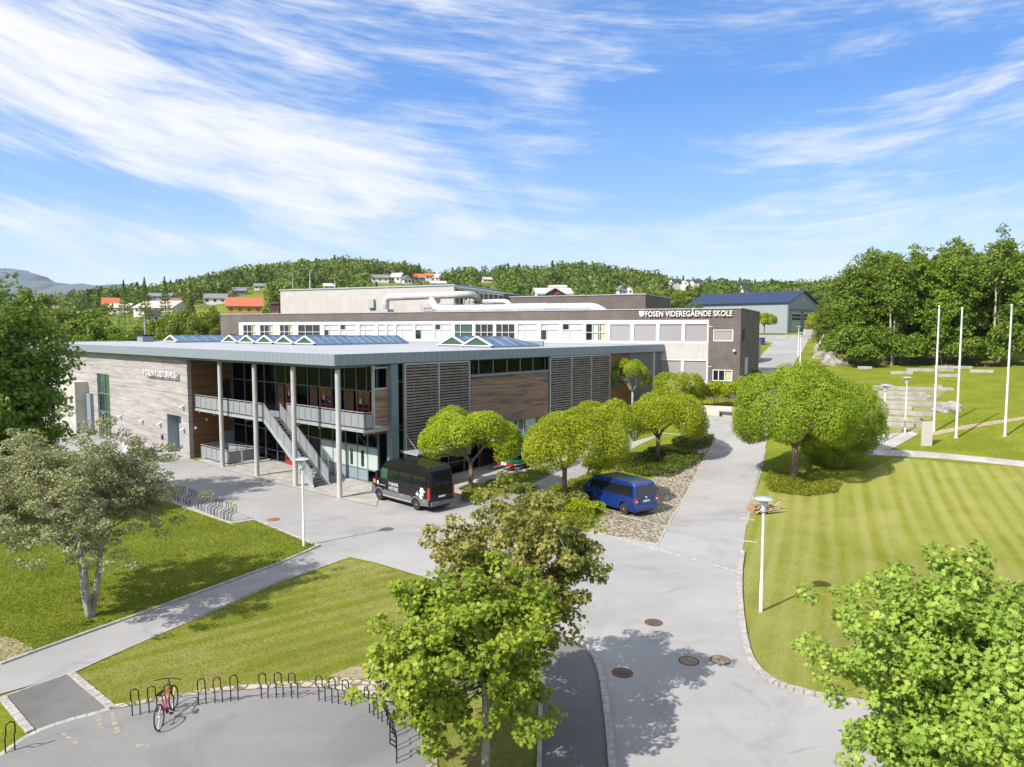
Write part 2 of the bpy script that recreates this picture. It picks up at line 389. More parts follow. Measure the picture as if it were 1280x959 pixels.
def m_ribs(name,c,per=.09,ax='z',rough=.5,metal=0,d=.35):
    m,t,b=newmat(name); x,y,z=t.sep(coords(t))[:3]; q={'z':z,'u':t.math('ADD',x,y),'x':x,'y':y}[ax]
    s=t.math('SINE',t.math('MULTIPLY',q,2*PI/per))
    col=t.mix(t.mr(s,-1,1,0,d),c,tuple(x*.6 for x in c)); t.l.new(col,b.inputs['Base Color']); b.inputs['Roughness'].default_value=rough; b.inputs['Metallic'].default_value=metal
    t.l.new(t.bump(s,.4,.01),b.inputs['Normal']); return m
M['shutter']=m_ribs('grey_sunscreen',(.29,.275,.29),.16,'z',.6,0,.12)
M['garage']=m_ribs('steel_shutter_door',(.42,.46,.50),.16,'u',.45,.2,.3)
M['hall_wall']=m_ribs('hall_cladding',(.285,.325,.36),.45,'u',.5,.1,.25)
M['hall_roof']=m_ribs('blue_roof_sheet',(.011,.028,.080),.40,'x',.5,.0,.3)
M['steel']=pm('galvanised_steel',(.36,.40,.44),(.46,.50,.53),3,.42,.35,bump=.03)
M['steel_dark']=pm('slate_blue_steel',(.135,.185,.225),(.165,.215,.25),2,.45,.25)
M['fascia']=m_ribs('zinc_fascia',(.25,.295,.345),.55,'u',.5,.25,.22)
M['roof']=pm('roof_membrane',(.31,.325,.35),(.37,.385,.41),.5,.75,bump=.1,bscale=8,third=((.33,.35,.39),.5,.5))
M['roof_dark']=pm('grey_roof_felt',(.26,.26,.27),(.33,.33,.33),.6,.85)
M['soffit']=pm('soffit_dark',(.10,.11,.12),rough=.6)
M['column']=pm('column_grey',(.38,.38,.37),(.47,.47,.46),2,.6,stretch=(1,1,.3))
M['rail']=m_ribs('perforated_panel',(.33,.35,.37),.035,'z',.5,.3,.35)
M['railframe']=pm('rail_frame',(.42,.43,.44),rough=.4,metal=.5)
M['red']=pm('red_door',(.42,.018,.014),(.33,.014,.012),3,.35)
M['rust']=pm('rust_steel',(.30,.12,.06),(.18,.07,.04),6,.8)
def m_glass(name,tint,refl=1.0,alpha=.75,rough=.02):
    m=bpy.data.materials.new(name); m.use_nodes=True; t=NT(m.node_tree); t.n.clear()
    o=t.node('ShaderNodeOutputMaterial'); tr=t.node('ShaderNodeBsdfTransparent'); tr.inputs[0].default_value=(*tint,1)
    gl=t.node('ShaderNodeBsdfGlossy'); gl.inputs['Roughness'].default_value=rough; gl.inputs['Color'].default_value=(.28*refl,.31*refl,.34*refl,1)
    fr=t.node('ShaderNodeFresnel'); fr.inputs[0].default_value=1.5; t.l.new(t.bump(t.noise(coords(t),1.1,2),.12,.02),gl.inputs['Normal'])
    mx=t.node('ShaderNodeMixShader'); t.l.new(fr.outputs[0],mx.inputs[0]); t.l.new(tr.outputs[0],mx.inputs[1]); t.l.new(gl.outputs[0],mx.inputs[2])
    t.l.new(mx.outputs[0],o.inputs[0]); return m
M['glass']=m_glass('tinted_glass',(.42,.52,.50))
M['glass_dark']=pm('dark_glass',(.012,.018,.020),rough=.04,spec=.9)
M['glass_green']=pm('green_glass',(.035,.085,.055),rough=.08,spec=.8)
M['glass_car']=pm('car_glass',(.010,.014,.014),rough=.03,spec=.8)
M['frost']=pm('frosted_panel',(.42,.50,.47),(.36,.45,.42),1,.25)
M['slate_panel']=pm('blue_grey_panel',(.22,.27,.31),rough=.3)
M['curtain_y']=pm('curtain_yellow',(.50,.48,.16),(.40,.38,.10),3,.9,stretch=(6,6,.4))
M['curtain_g']=pm('curtain_green',(.06,.50,.33),(.04,.34,.22),3,.9,stretch=(6,6,.4))
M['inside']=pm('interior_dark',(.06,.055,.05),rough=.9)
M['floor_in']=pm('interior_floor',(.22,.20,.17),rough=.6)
M['solar']=None
def m_solar():
    m,t,b=newmat('skylight_glass'); y=t.sep(coords(t))[1]
    c=t.mix(t.mr(t.noise(coords(t),.5,3),.3,.7),(.045,.10,.20),(.085,.155,.27)); t.l.new(c,b.inputs['Base Color'])
    b.inputs['Roughness'].default_value=.28; b.inputs['Specular IOR Level'].default_value=.35; return m
M['solar']=m_solar()
M['duct']=pm('silver_duct',(.60,.60,.61),(.50,.50,.51),1.2,.42,.30)
M['duct_grey']=pm('grey_metal_box',(.40,.42,.44),rough=.5,metal=.2)
M['stone']=pm('granite',(.27,.255,.24),(.39,.37,.345),5,.85,bump=.3,bscale=25,bd=.01)
M['rock']=pm('rock',(.22,.20,.185),(.36,.34,.32),1.1,.9,bump=.8,bscale=3,bd=.15)
def m_cobble(name,scale,c1,c2,grout,grass=.0):
    m,t,b=newmat(name); co=coords(t); v=t.node('ShaderNodeTexVoronoi',feature='DISTANCE_TO_EDGE'); t.l.new(co,v.inputs['Vector']); v.inputs['Scale'].default_value=scale; v.inputs['Randomness'].default_value=.75
    v2=t.node('ShaderNodeTexVoronoi'); t.l.new(co,v2.inputs['Vector']); v2.inputs['Scale'].default_value=scale; v2.inputs['Randomness'].default_value=.75
    r=t.sep(v2.outputs['Color'])[0]; c=t.mix(r,c1,c2); g=t.mr(v.outputs['Distance'],.03,.11)
    c=t.mix(g,grout,c)
    if grass: c=t.mix(t.mr(t.noise(co,.8,5,.7),.50,.62,0,grass),c,(.10,.13,.02))
    t.l.new(c,b.inputs['Base Color']); b.inputs['Roughness'].default_value=.88; t.l.new(t.bump(g,.8,.04),b.inputs['Normal']); return m
M['cobble']=m_cobble('cobbles',3.3,(.26,.21,.17),(.38,.33,.27),(.10,.095,.045),.35)
M['step_ground']=pm('step_ground',(.26,.215,.12),(.17,.19,.035),1.6,.95,third=((.12,.16,.03),2.,.8))
M['cobble_edge']=m_cobble('edge_stones',3.0,(.36,.31,.26),(.46,.41,.35),(.15,.13,.06),.5)
M['sett']=m_cobble('small_setts',6.0,(.42,.41,.39),(.56,.55,.52),(.20,.19,.14),.2)
M['sand']=pm('dry_sand',(.27,.22,.13),(.34,.28,.18),2,.95,third=((.16,.19,.05),2.,.7))
M['iron']=pm('rusty_iron',(.11,.065,.045),(.17,.105,.075),8,.75,.3,bump=.3)
M['black']=pm('black_steel',(.012,.012,.013),rough=.4,metal=.3)
M['rubber']=pm('rubber',(.02,.02,.02),rough=.85)
M['rim']=pm('wheel_rim',(.55,.56,.58),rough=.3,metal=.7)
M['vanblack']=pm('black_paint',(.006,.006,.007),rough=.3,spec=.3,coat=.35)
M['vangrey']=pm('grey_cladding',(.12,.125,.135),rough=.5)
M['vanblue']=pm('blue_paint',(.006,.034,.20),rough=.28,metal=.25,coat=1)
M['lightred']=pm('tail_light',(.45,.01,.01),rough=.2,coat=1)
M['lightwhite']=pm('lamp_lens',(.75,.76,.78),rough=.15)
M['orange']=pm('orange_lens',(.75,.20,.03),rough=.3)
M['pole']=pm('white_pole',(.78,.78,.78),(.70,.70,.69),2,.4)
M['plank']=pm('rough_plank',(.33,.22,.13),(.46,.34,.22),3,.85,stretch=(6,1,6))
M['canoe']=pm('green_hull',(.010,.110,.062),(.014,.14,.08),2,.3,coat=.5)
M['bike']=pm('crimson_frame',(.42,.01,.05),rough=.3,coat=1)
M['blind_y']=pm('blind_cream',(.46,.45,.30),(.38,.37,.22),3,.9)
M['lid']=pm('worn_lid',(.20,.16,.12),(.30,.25,.19),9,.8,.2)
M['bin']=pm('blue_plastic',(.02,.05,.18),rough=.5)
def m_bark(name,c1,c2):
    return pm(name,c1,c2,7,.92,bump=.8,bscale=12,bd=.03,stretch=(1,1,.35))
M['bark_grey']=m_bark('bark_grey',(.20,.185,.165),(.34,.32,.29)); M['bark_brown']=m_bark('bark_brown',(.12,.085,.06),(.21,.155,.115)); M['birch']=m_bark('birch_bark',(.30,.27,.23),(.52,.49,.44))
def m_leaf(name,cols,trans=.35,nscale=.7):
    """cols: darker, mid, yellower leaf colours; each leaf carries its own age value"""
    m=bpy.data.materials.new(name); m.use_nodes=True; t=NT(m.node_tree); t.n.clear(); o=t.node('ShaderNodeOutputMaterial')
    at=t.node('ShaderNodeAttribute',attribute_name='age'); a=at.outputs['Fac']
    oi=t.node('ShaderNodeObjectInfo'); 
    f=t.math('ADD',t.math('MULTIPLY',a,.62),t.math('MULTIPLY',t.mr(t.noise(coords(t),nscale,3),.3,.7),.38))
    c=t.ramp(f,[(0,cols[0]),(.5,cols[1]),(.95,cols[2])])
    hs=t.node('ShaderNodeHueSaturation'); t.l.new(c,hs.inputs['Color']); t.l.new(t.math('ADD',.496,t.math('MULTIPLY',oi.outputs['Random'],.014)),hs.inputs['Hue'])
    t.l.new(t.math('ADD',.88,t.math('MULTIPLY',oi.outputs['Random'],.22)),hs.inputs['Value']); c=hs.outputs[0]
    b=t.node('ShaderNodeBsdfPrincipled'); t.l.new(c,b.inputs['Base Color']); b.inputs['Roughness'].default_value=.5; b.inputs['Specular IOR Level'].default_value=.28
    tr=t.node('ShaderNodeBsdfTranslucent'); t.l.new(t.mix(.5,c,(.30,.38,.03),'MIX'),tr.inputs[0])
    mx=t.node('ShaderNodeMixShader'); mx.inputs[0].default_value=trans; t.l.new(b.outputs[0],mx.inputs[1]); t.l.new(tr.outputs[0],mx.inputs[2]); t.l.new(mx.outputs[0],o.inputs[0]); return m
M['leaf_maple']=m_leaf('leaf_maple',((.12,.20,.014),(.25,.36,.032),(.44,.50,.07)))
M['leaf_maple_pale']=m_leaf('leaf_maple_pale',((.13,.21,.025),(.27,.38,.055),(.45,.50,.10)))
M['leaf_bronze']=m_leaf('leaf_bronze',((.12,.14,.018),(.25,.25,.050),(.43,.33,.13)))
M['leaf_willow']=m_leaf('leaf_willow',((.19,.245,.008),(.34,.41,.014),(.46,.50,.03)),.35,1.2)
M['leaf_willow_green']=m_leaf('leaf_willow_green',((.13,.19,.010),(.25,.335,.018),(.38,.44,.035)),.35,1.0)
M['leaf_juniper']=m_leaf('leaf_juniper',((.035,.065,.008),(.085,.125,.012),(.19,.22,.025)),.15,.8)
M['leaf_dark']=m_leaf('leaf_dark',((.065,.125,.014),(.135,.215,.024),(.25,.31,.045)),.25)
M['leaf_grey']=m_leaf('leaf_greygreen',((.14,.16,.065),(.30,.31,.155),(.50,.47,.30)),.3)
M['leaf_wood']=m_leaf('leaf_wood',((.060,.120,.012),(.150,.235,.022),(.28,.345,.040)),.3,.35)
M['leaf_far']=m_leaf('leaf_far',((.030,.062,.012),(.090,.135,.018),(.20,.235,.034)),.25,.03)
M['leaf_mid']=m_leaf('leaf_mid',((.055,.095,.010),(.135,.190,.018),(.25,.295,.032)),.3,.3)
M['leaf_cover']=m_leaf('leaf_cover',((.10,.135,.008),(.20,.24,.014),(.32,.33,.03)),.25,1.)
M['leaf_spirea']=m_leaf('leaf_shrub',((.07,.10,.010),(.16,.19,.025),(.42,.36,.16)),.25,1.)

# ---------------- ground sheet
def axis(fine0,fine1,st,far0,far1):
    a=list(np.arange(fine0,fine1+1e-6,st)); s=st; x=fine1
    while x<far1: s*=1.09; x+=s; a.append(x)
    s=st; x=fine0
    while x>far0: s*=1.09; x-=s; a.insert(0,x)
    return np.array(a)
def mesh_np(name,v,faces,mat,age=None,smooth=False):
    """faces: (n,k) int array"""
    v=np.asarray(v,np.float32); faces=np.asarray(faces,np.int32); n,k=faces.shape
    me=bpy.data.meshes.new(name); me.vertices.add(len(v)); me.vertices.foreach_set('co',v.ravel())
    me.loops.add(n*k); me.loops.foreach_set('vertex_index',faces.ravel()); me.polygons.add(n)
    me.polygons.foreach_set('loop_start',np.arange(0,n*k,k,dtype=np.int32)); me.polygons.foreach_set('loop_total',np.full(n,k,np.int32))
    if smooth: me.polygons.foreach_set('use_smooth',np.ones(n,bool))
    me.update(calc_edges=True)
    if age is not None:
        at=me.attributes.new('age','FLOAT','POINT'); at.data.foreach_set('value',np.asarray(age,np.float32))
    me.materials.append(mat); return me
gx=axis(-62,84,1.0,-4500,5200); gy=axis(6,132,1.0,-400,6500)
XX,YY=np.meshgrid(gx,gy); ZZ=terr(XX,YY); nx=len(gx); ny=len(gy)
idx=np.arange(nx*ny).reshape(ny,nx); fc=np.stack([idx[:-1,:-1],idx[:-1,1:],idx[1:,1:],idx[1:,:-1]],-1).reshape(-1,4)
gme=mesh_np('ground',np.stack([XX,YY,ZZ],-1).reshape(-1,3),fc,M['ground'],smooth=True)
ground=bpy.data.objects.new('ground',gme); COL.objects.link(ground); tag(ground,kind='structure')

def struct(name,poly,mat,off,cell=1.5): return tag(grid_overlay(name,poly,mat,off,cell),kind='structure')
# driving area, paths
plaza=P((60,528),(142,549),(238,574),(330,600),(470,630),(560,636),(596,612),(640,600),(700,583),(745,565),(790,553),(835,540),(800,556),(765,576),
        (720,600),(690,612),(650,632),(620,650),(735,667),(822,682),(843,643),(872,590),(895,549),(880,538),(850,530),(872,521),(935,520),(962,520),(960,545),(956,562),(949,590),(940,620),
        (934,650),(928,690),(924,722),(925,760),(930,800),(940,832),(960,851),(985,862),(1040,875),(1128,889),(1200,903),(1420,940),(1500,1200),
        (775,1200),(765,959),(757,880),(752,845),(742,818),(720,799),(677,779),(600,745),(530,722),(470,704),(437,697),(400,684),(345,661),(320,650),(291,655),(250,641),(207,626),(160,590),(60,560))
struct('asphalt_yard',plaza,M['asphalt_road'],.020)
def flat(name,px,mat,off,cell=1.5): return struct(name,P(*px),mat,off,cell)
flat('footpath',[(-220,940),(-220,880),(0,833),(60,811),(130,786),(260,739),(345,708),(400,684),(437,697),(345,728),(230,779),(90,843),(0,869),(-60,890)],M['asphalt'],.030)
lane=P((677,779),(720,799),(742,818),(752,845),(757,880),(765,959),(775,1200),(672,1200),(674,959),(676,880),(676,820))
struct('side_lane',lane,M['asphalt_dark'],.030)
flat('dark_patch',[(3,873),(88,842),(140,886),(38,916)],M['asphalt_dark'],.030,1.0)
def arc_px():
    return [(0,946),(35,920),(80,903),(138,888),(165,884),(230,872),(300,864),(350,861),(400,861),(450,867),(485,879),(510,896),(525,920),(532,945),(534,975),(525,1010),(500,1060)]
bikeyard=P(*arc_px())+P((420,1150),(0,1200),(-200,1050))
struct('bike_yard',bikeyard,M['asphalt_mid'],.036)
flat('entrance_yard',[(468,636),(474,614),(520,600),(560,588),(620,570),(680,556),(740,540),(790,530),(800,536),(790,553),(745,565),(700,583),(640,600),(596,612),(560,637)],M['paving'],.012)
# lawns over the base ground
flat('right_lawn',[(928,700),(934,655),(941,622),(951,600),(985,612),(1060,600),(1120,572),(1200,580),(1420,590),(1800,760),(1500,930),(1200,901),(1128,886),(1040,872),(985,859),(960,848),(943,830),(934,800),(929,760)],M['lawn'],.012)
flat('island_lawn',[(97,843),(230,782),(345,731),(437,700),(470,706),(530,724),(600,748),(672,778),(675,820),(675,959),(671,1200),(545,1200),(536,960),(529,920),(512,892),(485,874),(450,862),(400,855),(350,856),(300,859),(230,867),(165,879),(140,884)],M['lawn_faint'],.012)
flat('left_lawn',[(-260,860),(-300,640),(60,566),(160,592),(207,628),(250,643),(290,657),(320,652),(345,662),(400,686),(345,706),(260,737),(130,784),(60,809),(0,831)],M['grass_lush'],.012)
# cobbled parking and paving strips
flat('cobble_parking',[(735,666),(822,681),(843,643),(872,590),(895,549),(880,540),(850,560),(838,580),(800,612),(760,640)],M['cobble'],.034)
flat('edge_setts',arc_px()[3:15]+[(x*1.012+8-(8 if x<400 else 0),y-(5 if x<300 else 7 if x<400 else 9)+(14 if x>500 else 0)) for x,y in arc_px()[3:15]][::-1],M['cobble_edge'],.05,.8)
flat('setts_bank',[(400,857),(420,848),(460,850),(500,862),(528,885),(520,905),(505,888),(480,872),(450,862)],M['cobble_edge'],.045,.8)
flat('dry_bank',[(410,846),(440,834),(490,836),(540,852),(548,885),(528,884),(500,860),(460,849)],M['sand'],.022,.8)
flat('entrance_paving',[(246,576),(277,586),(320,598),(368,610),(422,623),(470,634),(474,622),(520,598),(545,588),(492,600),(427,597),(339,577),(292,560)],M['paving'],.05)
# uphill road beyond the school
flat('hill_road',[(937,475),(940,461),(950,446),(961,434),(966,429),(945,424),(990,421),(1012,421),(1008,430),(1003,440),(994,452),(986,475),(978,500),(966,522),(930,522)],M['asphalt'],.03,2.0)
flat('plaza_path',[(1086,562),(1130,563),(1180,567),(1420,590),(1420,598),(1180,574),(1130,571),(1080,569)],M['paving'],.022)
flat('upper_path',[(1160,541),(1200,533),(1280,521),(1420,505),(1420,509),(1280,525),(1200,538),(1168,545)],M['sand'],.022)
flat('steps_ground',[(1092,545),(1098,485),(1190,484),(1170,500),(1166,520),(1146,543),(1110,562),(1088,562)],M['step_ground'],.018)
flat('steps_apron',[(1090,562),(1093,545),(1140,540),(1148,543),(1112,563)],M['paving'],.030)
flat('bed_soil',[(0,834),(0,795),(20,800),(42,812),(30,820)],M['sand'],.026,1.)

# kerbs
def ker(name,px,seed=0,label=None,sm=1,**k):
    pts=smooth_line(P(*px),sm) if sm else P(*px)
    return tag(kerb(name,pts,M['stone'],seed=seed,**k),kind='structure')
ker('kerb',[(928,690),(924,722),(925,760),(930,800),(940,832),(960,851),(985,862),(1040,875),(1128,889),(1200,903),(1420,940)],1,sm=2,wd=.24)
ker('kerb',[(674,775),(677,779),(720,799),(742,818),(752,845),(757,880),(762,920),(765,959),(771,1050)],2,sm=2,wd=.2,h=.14)
ker('kerb',[(676,880),(674,959),(672,1100)],3,wd=.12)
ker('kerb',[(-220,940),(-220,880),(0,832),(60,810),(130,785),(260,738),(345,707),(400,683)][2:],4,sm=0,h=.10)
ker('kerb',[(400,683),(345,661),(320,650),(291,655),(250,641),(207,626),(160,590)],5,sm=0,h=.06)
ker('kerb',[(3,873),(38,916)],6,sm=0,h=.07,wd=.2,stone=.25)
ker('kerb',[(88,842),(140,886)],7,sm=0,h=.07,wd=.22,stone=.25)
ker('kerb',[(3,872),(88,842),(230,780),(345,729),(437,697)],8,sm=0,h=.035,wd=.08)
ker('kerb',arc_px()[:4],9,sm=1,h=.05,wd=.18,stone=.3)
ker('kerb',[(735,666),(822,681),(843,643),(872,590),(895,549)],10,sm=0,h=.045,wd=.14)
ker('kerb',[(934,655),(941,622),(951,590),(957,562)],11,sm=0,h=.05,wd=.10)
for i,(a,b) in enumerate([((741,665),(925,716)),((748,638),(838,660)),((800,615),(856,627)),((815,596),(868,606)),((830,578),(880,586)),((919,675),(947,679)),((926,648),(944,651)),((930,627),(942,629)),((938,606),(948,607)),((944,590),(954,591)),((820,541),(912,548)),((862,528),(940,534))]):
    tag(kerb('paving_line',P(a,b),M['stone'],wd=.10,h=.046,seed=i),kind='structure')

# ================= culture hall with the timber facades (local frame: x right along the long timber front, y into the building)
OX=Vector((-11.35,45.48,0)); RZ=math.atan2(-.6597,.7515)
cul=empty('culture_hall',OX,RZ,'timber and glass hall with a wide flat grey roof on round columns','building')
def LW(x,y,z=0): 
    c,s=math.cos(RZ),math.sin(RZ); return Vector((OX.x+c*x-s*y,OX.y+s*x+c*y,z))
RT=9.30; RB=8.62
rp=[(.95,-.7),(1.15,40.2),(-60.,21.6),(-68.,21.6),(-68.,-.7)]
MB().prism(rp,RB+.02,RT-.03).build('roof',M['roof'],cul)
m=MB()                                                # fascia: sheet metal band round the edge
ins=[(.70,-.45),(.90,39.9),(-60.,21.3),(-67.7,21.3),(-67.7,-.45)]
for i in range(5):
    a,b=rp[i],rp[(i+1)%5]; c,d=ins[(i+1)%5],ins[i]
    def out(p,q,k=.012): return (p[0]+(p[0]-q[0])*k*4,p[1]+(p[1]-q[1])*k*4)
    m.prism([out(a,d),out(b,c),c,d],RB-.0,RT+.04)
m.build('roof_edge',M['fascia'],cul)
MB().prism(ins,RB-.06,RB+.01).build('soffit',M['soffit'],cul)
# timber front: wall y=0, x from -68 to -21.2
f=MB()
def wall_x(mb,x0,x1,z0,z1,holes,y0=0.,y1=.35):
    """wall along x with rectangular holes (hx0,hx1,hz0,hz1), sorted by x"""
    x=x0
    for hx0,hx1,hz0,hz1 in sorted(holes):
        if hx0>x: mb.box(x,hx0,y0,y1,z0,z1)
        if hz0>z0: mb.box(hx0,hx1,y0,y1,z0,hz0)
        if hz1<z1: mb.box(hx0,hx1,y0,y1,hz1,z1)
        x=hx1
    if x<x1: mb.box(x,x1,y0,y1,z0,z1)
def wall_y(mb,y0,y1,z0,z1,holes,x0=0.,x1=.35):
    y=y0
    for h0,h1,hz0,hz1 in sorted(holes):
        if h0>y: mb.box(x0,x1,y,h0,z0,z1)
        if hz0>z0: mb.box(x0,x1,h0,h1,z0,hz0)
        if hz1<z1: mb.box(x0,x1,h0,h1,hz1,z1)
        y=h1
    if y<y1: mb.box(x0,x1,y,y1,z0,z1)
wall_x(f,-67,-21.2,-.1,RB-.07,[(-42.0,-38.65,0,6.4),(-25.5,-22.6,0,3.55)])
f.build('wall',M['wood_grey'],cul)
f=MB(); f.box(-21.55,-21.2,.36,5.6,-.1,RB-.07); f.build('wall',M['wood_brown'],cul)
# brown inner cheek with door opening upstairs and a small hatch
MB().box(-21.17,-21.13,2.6,3.7,4.25,6.5).build('door',M['glass_dark'],cul)
MB().box(-21.17,-21.12,2.9,3.9,.5,2.0).build('hatch',M['slate_panel'],cul)
for y,z in ((.55,2.55),(1.5,3.2)): MB().lathe([(.12,-.03),(.13,.05),(.05,.09)],(-21.13,y,z),12,'x').build('wall_light',M['white'],cul)
# tall window
m=MB(); 
for x in (-42.0,-40.33,-38.77): m.box(x,x+.12,.10,.24,0,6.4)
for z in (0,2.45,4.3,6.28): m.box(-42.,-38.65,.11,.23,z,z+.12)
win=m.build('window',M['steel_dark'],cul); MB().box(-41.95,-38.7,.17,.19,.05,6.35).build('pane',M['glass_green'],win)
MB().box(-41.9,-40.4,.165,.168,.1,4.3).build('pane',M['glass_dark'],win)
m=MB(); m.box(-41.2,-41.1,.0,.08,.1,2.4); m.box(-40.4,-40.3,0,.08,.1,2.4); m.box(-41.2,-40.3,0,.08,2.3,2.4); m.box(-39.3,-39.2,0,.08,.1,2.3); m.build('door',M['railframe'],win)
MB().box(-25.5,-22.6,-.4,.94,-.1,.05).build('sill',M['paving'],cul); MB().box(-42,-38.65,-.3,.4,-.1,.05).build('sill',M['paving'],cul)
# roll-up door
g=MB().box(-25.5,-22.6,.95,1.0,0,3.5).build('rolling_door',M['garage'],cul)
m=MB(); m.box(-25.5,-25.42,.01,.95,0,3.55); m.box(-22.68,-22.6,.01,.95,0,3.55); m.box(-25.42,-22.68,.01,.95,3.47,3.55); m.build('door_frame',M['slate_panel'],g)
for x,z in ((-35.9,2.35),(-30.7,2.35),(-26.8,2.4),(-22.1,2.35),(-22.05,4.3)):
    m=MB(); m.box(x-.06,x+.06,-.10,-.01,z-.06,z+.10); m.prism([(x-.16,-.32),(x+.16,-.32),(x+.12,-.02),(x-.12,-.02)],[z-.02,z-.02,z+.06,z+.06],[z+.05,z+.05,z+.18,z+.18]); m.build('wall_light',M['white'],cul,bevel=.01)
MB().box(-26.6,-26.35,-.09,-.01,1.1,1.5).build('switch_box',M['black'],cul)
# columns
for x in (-15.45,-10.15,-4.95,.25):
    MB().lathe([(.17,-.05),(.17,RB-.28)],(x,0,0),20).build('column',M['column'],cul,auto=R_(40))
    MB().lathe([(.09,RB-.28),(.09,RB-.05)],(x,0,0),10).build('column_head',M['steel_dark'],cul,auto=R_(40))
m=MB(); m.box(-21,.45,-.10,.10,RB-.22,RB-.065); m.box(.1,.3,.1,40,RB-.2,RB-.065); m.build('edge_beam',M['steel_dark'],cul)
# inner floor and back walls seen through the glass
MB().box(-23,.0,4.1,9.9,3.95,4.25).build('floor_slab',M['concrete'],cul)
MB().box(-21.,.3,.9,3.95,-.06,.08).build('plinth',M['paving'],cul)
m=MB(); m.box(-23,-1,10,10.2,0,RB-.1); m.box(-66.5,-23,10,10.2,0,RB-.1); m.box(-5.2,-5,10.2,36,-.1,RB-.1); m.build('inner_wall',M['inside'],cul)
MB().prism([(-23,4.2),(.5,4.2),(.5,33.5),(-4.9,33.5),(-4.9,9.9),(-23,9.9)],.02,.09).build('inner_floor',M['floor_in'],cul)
# recessed glass front y=3.9
GY=3.95
gl=MB().box(-21.15,-.75,GY,GY+.03,.1,RB-.08).build('glass_front',M['glass'],cul)
m=MB()
xs=[-21.1,-19.0,-17.2,-15.7,-13.9,-12.4,-10.9,-9.3,-7.7,-6.1,-4.5,-3.1,-1.9,-.75]
for x in xs: m.box(x-.04,x+.04,GY-.07,GY+.09,.1,3.93); m.box(x-.04,x+.04,GY-.07,GY+.09,4.28,RB-.08)
for z in (.1,.95,2.6,6.55): m.box(-21.1,-.7,GY-.05,GY-.002,z,z+.07)
m.build('glass_frame',M['steel_dark'],gl)
MB().box(-21.15,-.72,GY-.12,GY+.0-.075,3.93,4.28).build('floor_edge',M['slate_panel'],cul)
for a,b,k in ((-6.1,-4.5,0),(-4.5,-3.1,1),(-3.1,-1.9,2),(-7.7,-6.1,3)):
    MB().box(a+.05,b-.05,GY-.045,GY-.012,1.03,2.58).build('frosted_panel',M['frost'],gl)
    MB().box(a+.05,b-.05,GY-.045,GY-.012,.19,.93).build('lower_panel',M['slate_panel'],gl)
    if k!=3: MB().box((a+b)/2-.16,(a+b)/2+.16,GY-.06,GY-.048,1.15,2.3).build('narrow_window',M['glass_dark'],gl)
MB().box(-1.85,-.8,GY-.045,GY-.012,1.03,2.58).build('frosted_panel',M['frost'],gl)
def red_door(x,z,w=1.5,h=2.25):
    m=MB()
    for a in (0,w/2-.06,w-.12): m.box(x+a,x+a+.12,GY-.13,GY-.075,z,z+h)
    m.box(x+.12,x+w-.12,GY-.13,GY-.075,z,z+.3); m.box(x+.12,x+w-.12,GY-.13,GY-.075,z+h-.14,z+h); m.box(x+.12,x+w-.12,GY-.13,GY-.075,z+.95,z+1.05)
    d=m.build('door',M['red'],cul); MB().box(x+.11,x+w-.11,GY-.10,GY-.09,z+.1,z+h-.1).build('pane',M['glass_dark'],d)
    MB().box(x+w*.25,x+w*.25+.22,GY-.14,GY-.132,z+1.35,z+1.7).build('notice',M['white2'],d)
for x in (-12.3,-7.55,-3.0): red_door(x,4.3)
red_door(-12.6,.1)
for x,z0,z1,mt in ((-13.6,4.32,6.5,'wood_brown'),(-8.9,4.32,6.5,'wood_brown'),(-4.35,4.32,6.5,'wood_brown')):
    MB().box(x,x+.95,GY-.10,GY-.075,z0,z1).build('timber_panel',M[mt],cul)
for x,w_,mt,z in ((-20.3,1.2,'curtain_y',4.4),(-18.4,1.6,'curtain_g',4.4),(-10.2,1.4,'curtain_y',4.4),(-6.3,1.7,'curtain_g',4.4),(-2.0,1.0,'curtain_g',4.4),(-5.3,.5,'curtain_y',2.75),(-1.6,.8,'curtain_y',2.75),(-17.6,.8,'curtain_y',2.7)):
    MB().box(x,x+w_,GY+.10,GY+.15,z,z+(4.1 if z>4 else 1.15)).build('curtain',M[mt],cul)
for x in (-16,-10.5,-5): MB().lathe([(.15,.05),(.15,RB-.1)],(x,6.5,0),12).build('inner_column',M['column'],cul,auto=R_(40))
# ---- balcony
def railing(parent,a,b,z0,n,tilt=0):
    """panel railing between two plan points"""
    a=Vector((*a,z0)); b=Vector((*b,z0)); L=(b-a).length; r=empty('railing',(0,0,0)); r.parent=parent
    m=MB(); p=MB()
    for i in range(n+1):
        q=a.lerp(b,i/n); m.beam(q,q+Vector((0,0,1.12)),.045)
    m.beam(a+Vector((0,0,1.14)),b+Vector((0,0,1.14)),.06,.05)
    for i in range(n):
        q=a.lerp(b,(i+.06)/n); s=a.lerp(b,(i+.94)/n); p.beam(q+Vector((0,0,.56)),s+Vector((0,0,.56)),.012,.92)
    m.build('posts',M['railframe'],r); p.build('panels',M['rail'],r); return r
bal=MB(); bal.box(-21.1,-9.75,.52,3.83,4.05,4.27); bal.box(-9.75,.62,1.85,3.83,4.05,4.27)
deck=bal.build('balcony',M['steel'],cul)
m=MB()
for i in range(9):
    x=-20.5+i*2.6; m.box(x-.06,x+.06,(.6 if x<-9.8 else 1.95),3.8,3.86,4.05)
m.build('beams',M['rust'],deck)
railing(cul,(-21.05,.56),(-9.85,.56),4.27,12)
railing(cul,(-8.95,1.88),(.58,1.88),4.27,12)
railing(cul,(.58,1.88),(.58,2.55),4.27,1)
MB().box(.50,.66,2.6,3.85,4.45,6.9).build('timber_panel',M['wood_aged'],cul)
m=MB(); 
for y in (2.55,3.86): m.box(.46,.68,y-.05,y+.05,4.0,RB-.07)
